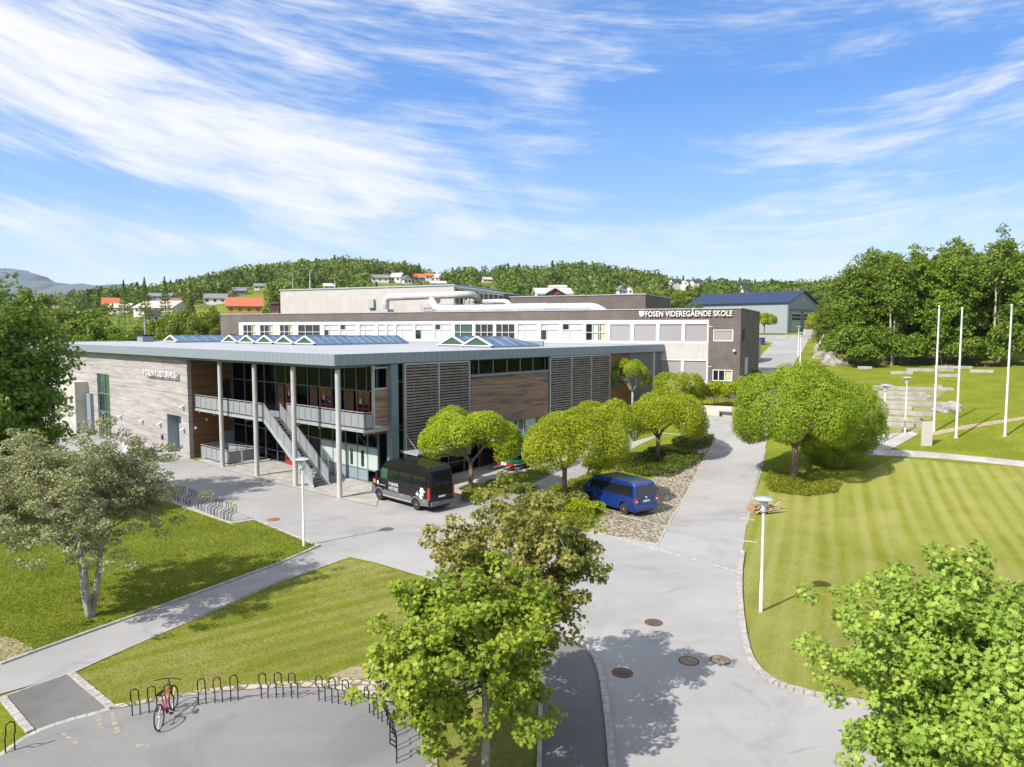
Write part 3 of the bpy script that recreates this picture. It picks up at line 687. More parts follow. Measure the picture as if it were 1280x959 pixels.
for z in (4.27,6.9,8.3): m.box(.48,.66,2.6,3.8,z,z+.10)
m.build('panel_frame',M['steel'],cul)
# ---- outside stair
st=empty('outdoor_stair',LW(-9.75,.45),RZ,'galvanised steel stair leading from the yard up to the balcony','stairs')
NS=24; RUN=6.2; HT=4.27; s=MB()
for i in range(NS-1):
    x=.10+i*RUN/NS; z=HT-(i+1)*HT/NS; s.box(x,x+.27,.05,1.25,z-.035,z)
s.build('steps',M['railframe'],st)
for y in (.0,1.28):
    m=MB(); m.add([(0,y,HT+.05),(0,y+.03,HT+.05),(0,y+.03,HT-.30),(0,y,HT-.30),(RUN+.15,y,.20),(RUN+.15,y+.03,.20),(RUN+.15,y+.03,-.02),(RUN+.15,y,-.02),(RUN-.2,y,-.02),(RUN-.2,y+.03,-.02)],
        [(0,1,5,4),(0,4,7,8,3),(1,2,9,6,5),(3,8,9,2),(4,5,6,7),(0,3,2,1),(7,6,9,8)])
    m.build('stringer',M['steel'],st)
    k=MB(); q=MB()
    for i in range(8):
        t=i/7; k.beam((t*RUN,y+.015,HT*(1-t)),(t*RUN,y+.015,HT*(1-t)+1.1),.045)
    k.beam((0,y+.015,HT+1.12),(RUN,y+.015,1.12),.06,.05)
    for i in range(7):
        a=(i+.06)/7; b=(i+.94)/7; q.add([(a*RUN,y+.005,HT*(1-a)+.12),(b*RUN,y+.005,HT*(1-b)+.12),(b*RUN,y+.005,HT*(1-b)+1.02),(a*RUN,y+.005,HT*(1-a)+1.02),
            (a*RUN,y+.025,HT*(1-a)+.12),(b*RUN,y+.025,HT*(1-b)+.12),(b*RUN,y+.025,HT*(1-b)+1.02),(a*RUN,y+.025,HT*(1-a)+1.02)],[(0,1,2,3),(7,6,5,4),(0,4,5,1),(1,5,6,2),(2,6,7,3),(3,7,4,0)])
    r=k.build('handrail',M['railframe'],st); q.build('panels',M['rail'],r)
# ---- ground-level pen of panel railings beside the brown wall
pen=empty('railing_pen',LW(-20.4,.6),RZ,'grey panel railing enclosing a corner under the balcony by the brown wall','railing')
for a,b,n in (((0,0),(4.6,0),5),((0,0),(0,2.2),2),((4.6,0),(4.6,2.4),2),((1.4,1.7),(4.6,2.4),3)): railing(pen,a,b,.08,n)
# ---- right-hand facade x=0.75 glass with sun screens in front
m=MB(); m.box(.45,1.0,3.75,4.35,0,RB-.07); m.build('corner_post',M['steel_dark'],cul)
g2=MB().box(.62,.65,4.35,33.8,.1,RB-.1).build('glass_side',M['glass'],cul)
m=MB(); y=4.4
while y<33.9: m.box(.58,.70,y-.04,y+.04,.1,RB-.08); y+=1.63
for z in (.1,1.0,2.55,3.95,4.25,7.3): m.box(.59,.66,4.35,33.8,z,z+.06)
m.build('glass_frame',M['steel_dark'],g2)
MB().box(.3,.56,4.4,33.8,3.9,4.3).build('floor_edge',M['slate_panel'],cul)
for y0,y1,z0,z1,mt in ((4.6,6.0,.2,3.8,'curtain_g'),(7.3,8.6,4.4,8.5,'curtain_g'),(9.0,9.5,4.4,8.5,'curtain_g'),(25.3,26.4,4.4,8.5,'curtain_g'),(22,23,4.4,8.4,'curtain_y'),(28,28.8,4.4,8.4,'curtain_g')):
    MB().box(.15,.2,y0,y1,z0,z1).build('curtain',M[mt],cul)
def screen(y0,y1,z0,z1,nv,x=.98):
    r=empty('sun_screen',(x,0,0)); r.parent=cul; n=int((z1-z0)/.20); s=MB(); k=MB()
    for i in range(n):
        z=z0+(i+.5)*(z1-z0)/n; s.add([(.0,y0,z-.045),(.09,y0,z-.075),(.09,y0,z-.055),(.0,y0,z-.01),(.0,y1,z-.045),(.09,y1,z-.075),(.09,y1,z-.055),(.0,y1,z-.01)],
            [(0,1,2,3),(7,6,5,4),(0,4,5,1),(1,5,6,2),(2,6,7,3),(3,7,4,0)])
        s.box(.02,.075,y0,y1,z-.03,z+.045)
    for j in range(nv+1):
        y=y0+(y1-y0)*j/nv; k.box(-.10,.13,y-.05,y+.05,z0-.1,z1+.1)
    k.box(-.05,.1,y0,y1,z1+.02,z1+.12)
    s.build('slats',M['slat'],r); k.build('frame',M['steel'],r)
screen(4.9,11.15,1.6,8.45,2); screen(20.95,30.1,2.5,8.45,3)
MB().box(.75,.97,11.4,20.8,3.55,7.35).build('timber_panel',M['wood_aged'],cul)
m=MB(); m.prism([(.74,11.3),(1.12,11.3),(1.12,20.9),(.74,20.9)],[7.34]*4,[7.50,7.42,7.42,7.50]); m.build('flashing',M['fascia'],cul)
m=MB(); m.box(.7,.76,11.4,20.8,2.75,3.54); fr=m.build('window_band',M['glass_green'],cul)
m=MB()
for y in (11.4,13.2,15.1,17.0,17.7,19.3,20.75): m.box(.76,.82,y-.04,y+.04,2.72,3.54)
m.box(.76,.82,11.4,20.8,2.66,2.74); m.build('frame',M['steel'],fr)
for y in (15.3,18.0): MB().box(.77,.79,y,y+1.2,2.8,3.5).build('blind',M['frost'],fr)
MB().box(.66,.98,30.2,33.8,-.1+2,RB-.07).build('wall',M['wood_brown'],cul)
MB().box(.985,1.02,30.6,31.8,5.3,7.4).build('window',M['glass_green'],cul)
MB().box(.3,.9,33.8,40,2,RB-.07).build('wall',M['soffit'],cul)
MB().lathe([(.22,2),(.22,RB-.05)],(.75,38.6,0),16).build('column',M['column'],cul,auto=R_(40))
# canopies at ground level
for y0,y1,xo,z in ((4.6,8.2,2.6,2.45),(12.2,17.6,3.1,2.5)):
    c=MB().prism([(.8,y0),(xo,y0),(xo,y1),(.8,y1)],[z,z-.05,z-.05,z],[z+.16,z+.08,z+.08,z+.16]).build('canopy',M['steel'],cul)
    for y in (y0+.3,y1-.3): MB().beam((1.,y,z+1.3),(xo-.2,y,z+.1),.03).build('tie_rod',M['steel'],c)
for y in (12.6,15.4):
    m=MB(); m.box(.80,.86,y,y+.12,0,2.3); m.box(.80,.86,y+1.3,y+1.42,0,2.3); m.box(.80,.86,y,y+1.42,2.2,2.32); m.box(.80,.86,y+.12,y+1.3,0,.3); d=m.build('door',M['red'],cul); MB().box(.81,.83,y+.1,y+1.3,.3,2.2).build('pane',M['glass_dark'],d)
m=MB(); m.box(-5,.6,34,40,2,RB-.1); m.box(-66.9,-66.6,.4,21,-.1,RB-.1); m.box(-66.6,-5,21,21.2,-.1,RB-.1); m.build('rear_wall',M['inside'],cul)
# low concrete block at the far end of the timber front
MB().box(-68,-44.6,-1.3,-.01,-.1,5.4).build('concrete_wall',M['concrete'],cul)
MB().box(-44.55,-43.3,-.30,-.02,0,4.2).build('downpipe_cover',M['slate_panel'],cul)
# ---- roof lights: glazed tents
def tent(x0,x1,y0,y1,z,h,npan,hip=0.0):
    xm=(x0+x1)/2; r=empty('roof_light',(0,0,0)); r.parent=cul
    k=MB(); k.box(x0-.05,x1+.05,y0,y1,z-.05,z+.14); k.build('kerb_frame',M['slate_panel'],r)
    g=MB(); zb=z+.14; g.add([(x0,y0,zb),(xm,y0,zb+h),(x1,y0,zb),(x0,y1,zb),(xm,y1-hip,zb+h),(x1,y1,zb)],[(0,1,4,3),(1,2,5,4),(3,4,5)]); g.build('glazing',M['solar'],r)
    MB().add([(x0+.1,y0-.02,zb),(xm,y0-.02,zb+h-.06),(x1-.1,y0-.02,zb),(x0+.1,y0+.01,zb),(xm,y0+.01,zb+h-.06),(x1-.1,y0+.01,zb)],[(0,1,2),(5,4,3),(0,3,4,1),(1,4,5,2),(2,5,3,0)]).build('gable_pane',M['glass_green'],r)
    b=MB(); b.beam((x0-.1,y0-.05,zb-.02),(xm,y0-.05,zb+h+.03),.14,.14); b.beam((xm,y0-.05,zb+h+.03),(x1+.1,y0-.05,zb-.02),.14,.14); b.beam((x0,y0-.04,zb),(x1,y0-.04,zb),.09,.09)
    b.build('gable_frame',M['white'],r)
    b=MB(); b.beam((xm,y0,zb+h+.02),(xm,y1-hip,zb+h+.02),.10,.06)
    for j in range(1,npan+1):
        y=y0+(y1-y0)*j/npan-(.0); yy=min(y,y1-hip)
        for xe in (x0,x1): b.beam((xe,y,zb+.02),(xm,yy,zb+h+.02),.05,.05)
    b.build('glazing_bars',M['railframe'],r)
    k=MB(); k.lathe([(.12,0),(.12,.18)],(x1+.1,y0-.15,z),8); k.build('drain',M['black'],r)
xf=[-24.4,-28.4,-32.4,-36.4,-40.4]; 
for i,x in enumerate(xf): tent(x-3.7,x-.1,14.6,27.0-(.8*i),RT,.74,12)
tent(-54.2,-50.4,12.,18.5,RT,.70,5)
tent(-8.0,-4.2,19.4,26.,RT,.80,4,3.0); tent(-12.4,-8.6,20.6,27.,RT,.80,4,3.0)
m=MB(); m.box(-8.6,-4.0,26.2,26.4,RT,RT+.5); m.build('roof_upstand',M['slate_panel'],cul)
# sign letters standing off the timber wall
def text_obj(name,txt,x0,x1,z0,capH,depth,mat,bold=.0,parent=None,space=1.0):
    cu=bpy.data.curves.new(name,'FONT'); cu.body=txt; cu.extrude=depth/2; cu.offset=bold; cu.space_character=space; cu.resolution_u=3
    o=bpy.data.objects.new(name+'_t',cu); COL.objects.link(o); bpy.context.view_layer.update()
    dg=bpy.context.evaluated_depsgraph_get(); me=bpy.data.meshes.new_from_object(o.evaluated_get(dg)); bpy.data.objects.remove(o); bpy.data.curves.remove(cu)
    n=len(me.vertices); co=np.empty(n*3); me.vertices.foreach_get('co',co); co=co.reshape(-1,3)
    cap=.70; mn,mx=co[:,0].min(),co[:,0].max()
    X=(co[:,0]-mn)/(mx-mn)*(x1-x0)+x0; Z=co[:,1]/cap*capH+z0; Y=-co[:,2]
    me.vertices.foreach_set('co',np.stack([X,Y,Z],-1).ravel()); me.update(); me.materials.clear(); me.materials.append(mat)
    o=bpy.data.objects.new(name,me); COL.objects.link(o)
    if parent is not None: o.parent=parent
    return o
sg=empty('wall_sign',LW(-29.3,-.30),RZ,'raised metal lettering reading FOSEN KULTURHUS near the brown corner of the timber wall','sign')
t1=text_obj('lettering','FOSEN KULTURHUS',0,6.7,6.75,.55,.10,M['white2'],.012,sg)
m=MB()
for i in range(12): x=.4+i*.55; m.box(x-.015,x+.015,0.05,.29,6.78,6.81)
m.box(.2,6.6,.06,.09,6.68,6.74); m.build('bracket',M['black'],sg)
# roof vent with mast
v=empty('roof_vent',LW(-60.5,12.2,RT-.03),RZ,'slate grey ventilation box with a thin mast on the low roof','vent')
m=MB(); m.box(-.9,.9,-.7,.7,0,.75); m.build('box',M['slate_panel'],v); MB().box(-1.0,1.0,-.8,.8,.75,.95).build('cap',M['black'],v); MB().lathe([(.09,.95),(.06,3.2)],(0,0,0),8).build('mast',M['railframe'],v)

# ================= brick school building (local: x right along front, y into it)
BO=Vector((23.05,71.75,0)); BR=-R_(25.025)
sch=empty('school_building',BO,BR,'long brown brick school block with a white window band','building')
def BW(x,y,z=0):
    c,s=math.cos(BR),math.sin(BR); return Vector((BO.x+c*x-s*y,BO.y+s*x+c*y,z))
BT=13.0
b=MB()
b.box(-71.5,0,.0,.4,11.95,BT)                                         # parapet band
wall_x(b,-3.15,0,3.0,8.2,[(-2.66,-.70,5.63,6.80)],0,.4); wall_x(b,-3.15,0,8.2,11.95,[(-2.66,-.70,9.70,10.88)],0,.4)
b.box(-11.5,-3.15,.0,.4,3.0,4.78); b.box(-71.5,-11.5,.0,.4,2.,7.2)
wall_x(b,-71.5,-68.1,7.2,11.95,[(-70.2,-68.4,8.1,10.2)],0,.4)
wall_y(b,.4,17.5,3.,BT,[(1.5,3.4,9.7,10.9),(4.1,6.6,6.1,7.9)],-.4,0)
b.box(-71.5,-71.1,.4,17.5,2,BT); b.box(-71.1,-.4,17.1,17.5,3,BT)
b.build('wall',M['brick'],sch)
MB().box(-71.1,-.4,.4,17.1,12.3,12.55).build('roof',M['roof_dark'],sch)
m=MB(); m.box(-71.6,.08,-.08,.5,BT,BT+.09); m.box(-.45,.08,.5,17.6,BT,BT+.09); m.box(-71.6,-.45,17.0,17.6,BT,BT+.09); m.box(-71.6,-71,.5,17,BT,BT+.09); m.build('coping',M['steel'],sch)
# white band upper storey
m=MB(); m.box(-68.1,-3.15,.05,.38,11.55,11.95); m.box(-68.1,-3.15,.05,.38,9.5,9.68)
pieces=[(-67.3,-64.9),(-64.2,-61.7),(-60.6,-58.2),(-57.4,-53.6),(-52.95,-50.6),(-50.3,-47.7),(-47.2,-44.7),(-44.3,-43.1),(-42.9,-41.9),(-41.6,-39.0),(-38.75,-36.1),(-35.9,-33.45),(-33.15,-30.65),(-30.35,-27.9),(-27.6,-25.1),(-24.8,-22.25),(-21.9,-19.6),(-19.25,-16.8),(-16.5,-14.1),
    (-13.65,-11.4),(-10.99,-8.61),(-8.24,-5.92),(-5.57,-3.30)]
pieces=[p for p in pieces if p[1]-p[0]>.1]
x=-68.1
for a,c in pieces: m.box(x,a,.05,.38,9.68,11.55); x=c
m.box(x,-3.15,.05,.38,9.68,11.55); m.build('window_band',M['white'],sch)
styles={0:'dy',1:'dy',2:'dy',3:'dg',12:'gg',13:'dd',14:'dd',18:'dyg'}
for i,(a,c) in enumerate(pieces):
    wd=c-a
    if i>=19:
        sh=MB().box(a+.02,c-.02,.14,.2,9.70,11.53).build('sunscreen',M['shutter'],sch)
        k=MB(); k.box(a,c,.02,.13,11.46,11.54); k.build('screen_box',M['white'],sh); continue
    st_=styles.get(i,'w'); fr=MB(); xm=a+wd*(.33 if wd>1.5 else .02)
    for q in (a,xm-.03,c-.06): fr.box(q,q+.06,.10,.20,9.68,11.55)
    for z in (9.68,10.55 if st_!='w' else 10.85,11.49): fr.box(a,c,.10,.2,z,z+.06)
    if st_ in('dy','dg','dyg','dd'): fr.box(a+wd*.66,a+wd*.66+.05,.10,.2,9.68,11.55)
    wf=fr.build('window',M['white'],sch)
    MB().box(a+.03,c-.03,.22,.25,9.70,11.52).build('pane',M['glass_dark'] if st_!='gg' else M['glass_green'],wf)
    if st_=='w':
        MB().box(xm+.03,c-.07,.205,.215,9.74,11.49).build('blind',M['white2'],wf)
        if i%3!=1: MB().box(a+.06,xm-.03,.205,.215,9.74,10.84).build('blind',M['white2'],wf)
        if i%3!=2: MB().box(a+.06,xm-.03,.205,.215,10.92,11.48).build('blind',M['frost'],wf)
    if st_ in('dy','dyg'): MB().box(a+wd*.72,c-.08,.205,.215,9.74,11.49).build('blind',M['blind_y'],wf)
    if st_=='dyg': MB().box(a+wd*.36,a+wd*.6,.205,.215,9.74,11.49).build('blind',M['frost'],wf)
# concrete band and lower storey screens
MB().box(-11.5,-3.15,.03,.38,7.78,9.5).build('cladding',M['panel_white'],sch); MB().box(-71.5,-11.5,.05,.38,7.2,9.5).build('cladding',M['panel_white'],sch)
m=MB(); m.box(-11.5,-3.15,.0,.38,7.66,7.78); m.box(-11.5,-3.15,.03,.38,4.78,5.58)
for a,c in ((-11.5,-10.99),(-8.61,-8.24),(-5.92,-5.57),(-3.30,-3.15)): m.box(a,c,.0,.38,5.58,7.66)
m.build('window_band',M['white'],sch)
for a,c in ((-10.99,-8.61),(-8.24,-5.92),(-5.57,-3.30)):
    sh=MB().box(a+.02,c-.02,.10,.16,5.60,7.64).build('sunscreen',M['shutter'],sch)
def bwin(a,c,z0,z1,shut):
    fr=MB(); fr.box(a,a+.08,-.03,.2,z0,z1); fr.box(c-.08,c,-.03,.2,z0,z1); fr.box(a+.08,c-.08,-.03,.2,z0,z0+.08); fr.box(a+.08,c-.08,-.03,.2,z1-.08,z1)
    if not shut: fr.box(a+.55,a+.63,0,.2,z0,z1); fr.box(a+1.15,a+1.22,0,.2,z0,z1)
    o=fr.build('window',M['white'],sch)
    if shut: MB().box(a+.06,c-.06,.05,.1,z0+.06,z1-.06).build('sunscreen',M['shutter'],o)
    else:
        MB().box(a+.06,c-.06,.1,.12,z0+.06,z1-.06).build('pane',M['glass_dark'],o); MB().box(a+1.22,c-.08,.085,.095,z0+.08,z1-.08).build('blind',M['blind_y'],o)
bwin(-2.66,-.70,9.70,10.88,True); bwin(-2.66,-.70,5.63,6.80,False)
o=MB().box(-.2,-.15,1.55,3.35,9.75,10.85).build('window',M['glass_green'],sch)
o=MB().box(-.2,-.15,4.2,6.5,6.2,7.8).build('window',M['frost'],sch)
m=MB()
for y in (4.15,5.3,6.5): m.box(-.14,.02,y-.05,y+.05,6.12,7.9)
m.box(-.14,.02,4.1,6.6,6.1,6.2); m.box(-.14,.02,4.1,6.6,7.8,7.9); m.build('frame',M['white'],o)
o=MB().box(-70.15,-68.45,.2,.25,8.15,10.15).build('window',M['glass_dark'],sch); MB().box(-70.2,-70.0,.1,.19,8.1,10.2).build('frame',M['white'],o)
for z in (8.75,): MB().lathe([(.10,-.22),(.16,-.1),(.12,.0)],(-.56,-.1,z),14,'y').build('wall_light',M['white'],sch)
for z in (7.05,11.15): MB().box(-3.15,-2.75,-.12,-.06,z,z+.07).build('awning_arm',M['white'],sch)
MB().box(-4.6,-.6,.02-.1,-.02,3.2,3.3).build('plinth',M['concrete'],sch)
# crest and lettering of the roof band
ss=empty('facade_sign',BW(0,0,0),BR,'white raised letters reading FOSEN VIDEREGÅENDE SKOLE on the brick roof band','sign')
text_obj('lettering','FOSEN VIDEREGÅENDE SKOLE',-9.72,-.80,12.27,.56,.08,M['white'],.016,ss,1.05).location=(0,-.16,0)
m=MB()
for i in range(23): x=-9.5+i*.37; m.box(x-.012,x+.012,-.13,0.0,12.35,12.38)
m.build('bracket',M['black'],ss)
def crest(parent,cx,y,cz,w_,h_,mat1,mat2):
    pts=[(-.5,.5),(.5,.5),(.5,.05),(.42,-.2),(.25,-.38),(0,-.5),(-.25,-.38),(-.42,-.2),(-.5,.05)]
    def pl(k,y0,y1,nm,mt,half=False):
        q=[(p[0]*w_*k,p[1]*h_*k) for p in pts]
        if half: q=[(max(0.0,a),b_) for a,b_ in q]; q=[q[i] for i in range(len(q)) if i==0 or q[i]!=q[i-1]]
        n=len(q); vs=[(cx+a,y0,cz+b_) for a,b_ in q]+[(cx+a,y1,cz+b_) for a,b_ in q]
        MB().add(vs,[tuple(range(n)),tuple(range(n,2*n))[::-1]]+[(i,n+i,n+(i+1)%n,(i+1)%n) for i in range(n)]).build(nm,mt,parent)
    pl(1,y-.06,y,'shield',mat1); pl(.78,y-.07,y-.062,'emblem',mat2)
crest(ss,-10.13,-.08,12.56,.58,.64,M['white'],pm('crest_cream',(.72,.66,.52)))
cs=empty('wall_plaque',BW(-.36,-.02,5.12),BR,'small white shield plaque low on the brick wall under the window','sign'); crest(cs,0,0,0,.44,.48,M['white'],M['shutter'])
# ---- roof volumes behind
wb=empty('white_plant_building',BW(-60,24,0),BR,'pale flat-roofed block rising behind the brick building','building')
MB().box(-22.6,13.2,0,16,5,17.85).build('wall',M['panel_warm'],wb); MB().box(-22.8,13.4,-.15,16.2,17.85,18.05).build('coping',M['steel'],wb)
MB().box(4.5,13.22,-.04,-.003,13,16.6).build('cladding',M['panel_white'],wb)
m=MB(); m.box(-23.6,-22.7,1,6,5,16.9); m.build('side_wall',M['slate_panel'],wb)
MB().box(-3.2,-2.0,-.45,-.05,14.5,16.0).build('louvre_box',M['duct_grey'],wb)
for x,h in ((-21.5,3.4),(-17.5,3.6),(-12.,2.0)):
    mm=empty('mast',BW(-60+x,26,18.05),0,{-21.5:'leftmost thin mast on the pale block roof',-17.5:'thick white mast second from left on the pale block roof',-12.:'short thin mast third from left on the pale roof'}[x],'mast'); r=.10 if x==-17.5 else .06
    MB().lathe([(r*1.6,0),(r*1.5,h*.4),(r,h*.42),(r*.6,h)],(0,0,0),8).build('pole',M['railframe'],mm); MB().box(-.3,.3,-.3,.3,0,.12).build('base',M['duct_grey'],mm)
db=empty('dark_brick_block',BW(-16.2,25,0),BR,'dark brick flat-roofed block with a white window strip behind the school','building')
MB().box(-27.,0,0,16,5,15.85).build('wall',M['brick'],db); m=MB(); m.box(-27.1,.1,-.1,16.1,15.85,15.97); m.build('coping',M['steel'],db)
m=MB(); m.box(-27,-15.2,-.06,-.003,13.4,14.9); wd_=m.build('window_strip',M['white2'],db); m=MB()
for i in range(8): m.box(-27+i*1.68,-26.93+i*1.68,-.1,-.061,13.4,14.9)
m.build('frame',M['railframe'],wd_)
# louvred plant enclosure
pe=empty('plant_enclosure',BW(-46.6,24,0),BR,'roof plant enclosure of steel posts and louvres beside the pale block','plant enclosure')
m=MB()
for i in range(11): m.beam((i*.85,0,13),(i*.85,0,17.4-i*.13),.10,.10)
for i in range(6): m.beam((8.5,i*1.2,13),(8.5,i*1.2,16.2),.10,.10)
m.beam((0,0,17.5),(8.5,0,16.2),.14,.25); m.beam((8.5,0,16.2),(8.5,6,16.2),.14,.25)
m.build('frame',M['rust'] if False else M['slat'],pe)
m=MB(); m.prism([(-.2,-.2),(8.8,-.2),(8.8,6.2),(-.2,6.2)],[17.6,16.3,16.3,17.6],[17.85,16.45,16.45,17.85]); m.build('roof',M['steel_dark'],pe)
MB().box(.4,8.,1.6,5.5,13,16.4).build('plant_unit',M['duct_grey'],pe); MB().box(2.2,3.6,.1,1.4,15.4,17.2).build('plant_unit',M['white2'],pe)
m=MB(); 
for i in range(4): m.beam((-6,-.6,13.5+i*.45),(7,-.6,13.5+i*.45),.06)
for i in range(9): m.beam((-6+i*1.6,-.6,13),(-6+i*1.6,-.6,15.1),.06)
m.build('guard_rail',M['railframe'],pe)
def bend(pts,r,n=6):
    """round the corners of a pipe line"""
    pts=[Vector(p) for p in pts]; out=[pts[0]]
    for a,b_,c in zip(pts[:-2],pts[1:-1],pts[2:]):
        u=(a-b_).normalized(); v_=(c-b_).normalized(); p0=b_+u*r; p1=b_+v_*r
        for i in range(n+1):
            t=i/n; out.append((p0*(1-t)**2+b_*2*t*(1-t)+p1*t*t))
    out.append(pts[-1]); return out
d1=empty('ventilation_duct',BW(-57,20,0),BR,'upper silver duct rising from a grey box and running along the roof','duct')
MB().tube(bend([(0,0,13.6),(0,0,16.0),(13.5,-.5,16.15),(15.0,.6,16.15),(15.,3,15.8)],.9),.55,16).build('pipe',M['duct'],d1,smooth=True)
MB().box(-1.2,.9,-.9,.9,12.55,14.1).build('box',M['duct_grey'],d1)
m=MB(); m.tube([(8.2,-.0,16.1),(8.35,-.0,16.1)],.59,16); m.tube([(4.2,0,16.08),(4.3,0,16.08)],.58,16); m.build('flange',M['railframe'],d1)
d2=empty('ventilation_duct',BW(-48,18,0),BR,'lower long silver duct lying along the roof behind the brick parapet','duct')
MB().tube(bend([(-.4,3.5,15.5),(-.4,1.6,15.5),(1.6,0,13.9),(27,-.6,13.9),(29,-1.0,12.6)],1.1),.62,16).build('pipe',M['duct'],d2,smooth=True)
m=MB(); m.tube([(19.5,-.42,13.9),(22.,-.48,13.9)],.66,16); m.build('sleeve',M['duct_grey'],d2)
for x in (6,13,25.5): MB().box(x-.08,x+.08,-.6,.2,12.55,13.4).build('support',M['duct_grey'],d2)
d3=empty('ventilation_duct',BW(-38,23,0),BR,'short silver elbow duct at the right of the plant enclosure','duct')
MB().tube(bend([(-3,0,15.1),(1.2,0,15.1),(2.3,-.5,13.2)],.8),.45,14).build('pipe',M['duct'],d3,smooth=True); MB().tube([(-1,0,15.1),(-.85,0,15.1)],.49,14).build('flange',M['railframe'],d3)

# ================= blue-roofed hall
hz=T(62,161)
ha=empty('storage_hall',(62.3,160.8,hz),R_(46.3),'grey metal hall with a dark blue pitched roof and two big doors','hall')
W_,D_,E_=16.5,25.,7.0; RG=9.7
m=MB(); m.add([(0,0,-2),(W_,0,-2),(W_,0,E_),(W_/2,0,RG),(0,0,E_),(0,D_,-2),(W_,D_,-2),(W_,D_,E_),(W_/2,D_,RG),(0,D_,E_)],[(0,1,2,3,4),(9,8,7,6,5),(0,5,6,1),(1,6,7,2),(4,9,5,0)]); m.build('wall',M['hall_wall'],ha)
m=MB()
for s_ in (0,1):
    xa=-.5 if s_==0 else W_+.5; za=E_-.16
    m.add([(xa,-.5,za+.03),(W_/2,-.5,RG+.03),(W_/2,D_+.5,RG+.03),(xa,D_+.5,za+.03),(xa,-.5,za+.22),(W_/2,-.5,RG+.24),(W_/2,D_+.5,RG+.24),(xa,D_+.5,za+.22)],[(0,1,2,3),(7,6,5,4),(0,4,5,1),(1,5,6,2),(2,6,7,3),(3,7,4,0)])
m.build('roof',M['hall_roof'],ha)
for x in (1.6,8.6):
    d=MB().box(x,x+5.4,-.1,-.02,-1,5.0).build('door',M['garage'],ha); m=MB()
    for r_ in (0,1):
        for c_ in range(5): m.box(x+.4+c_*.98,x+1.2+c_*.98,-.13,-.105,3.0+r_*.8,3.55+r_*.8)
    m.build('window',M['glass_dark'],d)
m=MB(); m.box(7.0,8.6,-.14,-.02,-1,5.2); m.box(1.2,14.4,-.14,-.02,5.0,5.5); m.box(-.08,.2,-.08,.2,-1,E_-.2); m.build('trim',M['steel_dark'],ha)
MB().box(W_/2-.3,W_/2+.3,-.3,-.02,7.4,7.8).build('wall_light',M['white'],ha)
lw=MB(); a=G(972,421); b_=G(1040,416)
o=empty('loading_wall',(50.5,139,T(50,139)),R_(5),'long low white wall on the forecourt before the blue-roofed hall','wall'); MB().box(-7,9,0,.6,-1,.9).build('wall',M['concrete'],o); MB().box(8.2,17,2.2,2.9,-1,2.0).build('upper_wall',M['concrete'],o)
o=empty('shed',(33.2,99,T(33,99)),BR,'white box shed standing behind the end of the brick building','shed'); MB().box(-3,1,0,4,-1,3.2).build('wall',M['panel_white'],o); MB().box(-3.1,1.1,-.1,4.1,3.2,3.35).build('roof',M['roof_dark'],o)
g_=G(951,431); o=empty('waste_bin',g_,0,'dark blue wheeled bin beside the uphill road','bin'); MB().prism([(-.6,-.4),(.6,-.4),(.6,.4),(-.6,.4)],.1,1.15).build('body',M['bin'],o,bevel=.04); MB().box(-.65,.65,-.45,.45,1.15,1.25).build('lid',M['bin'],o,bevel=.03)
for x in (-.4,.4): MB().lathe([(.12,-.06),(.12,.06)],(x,.35,.12),10,'x').build('wheel',M['rubber'],o)

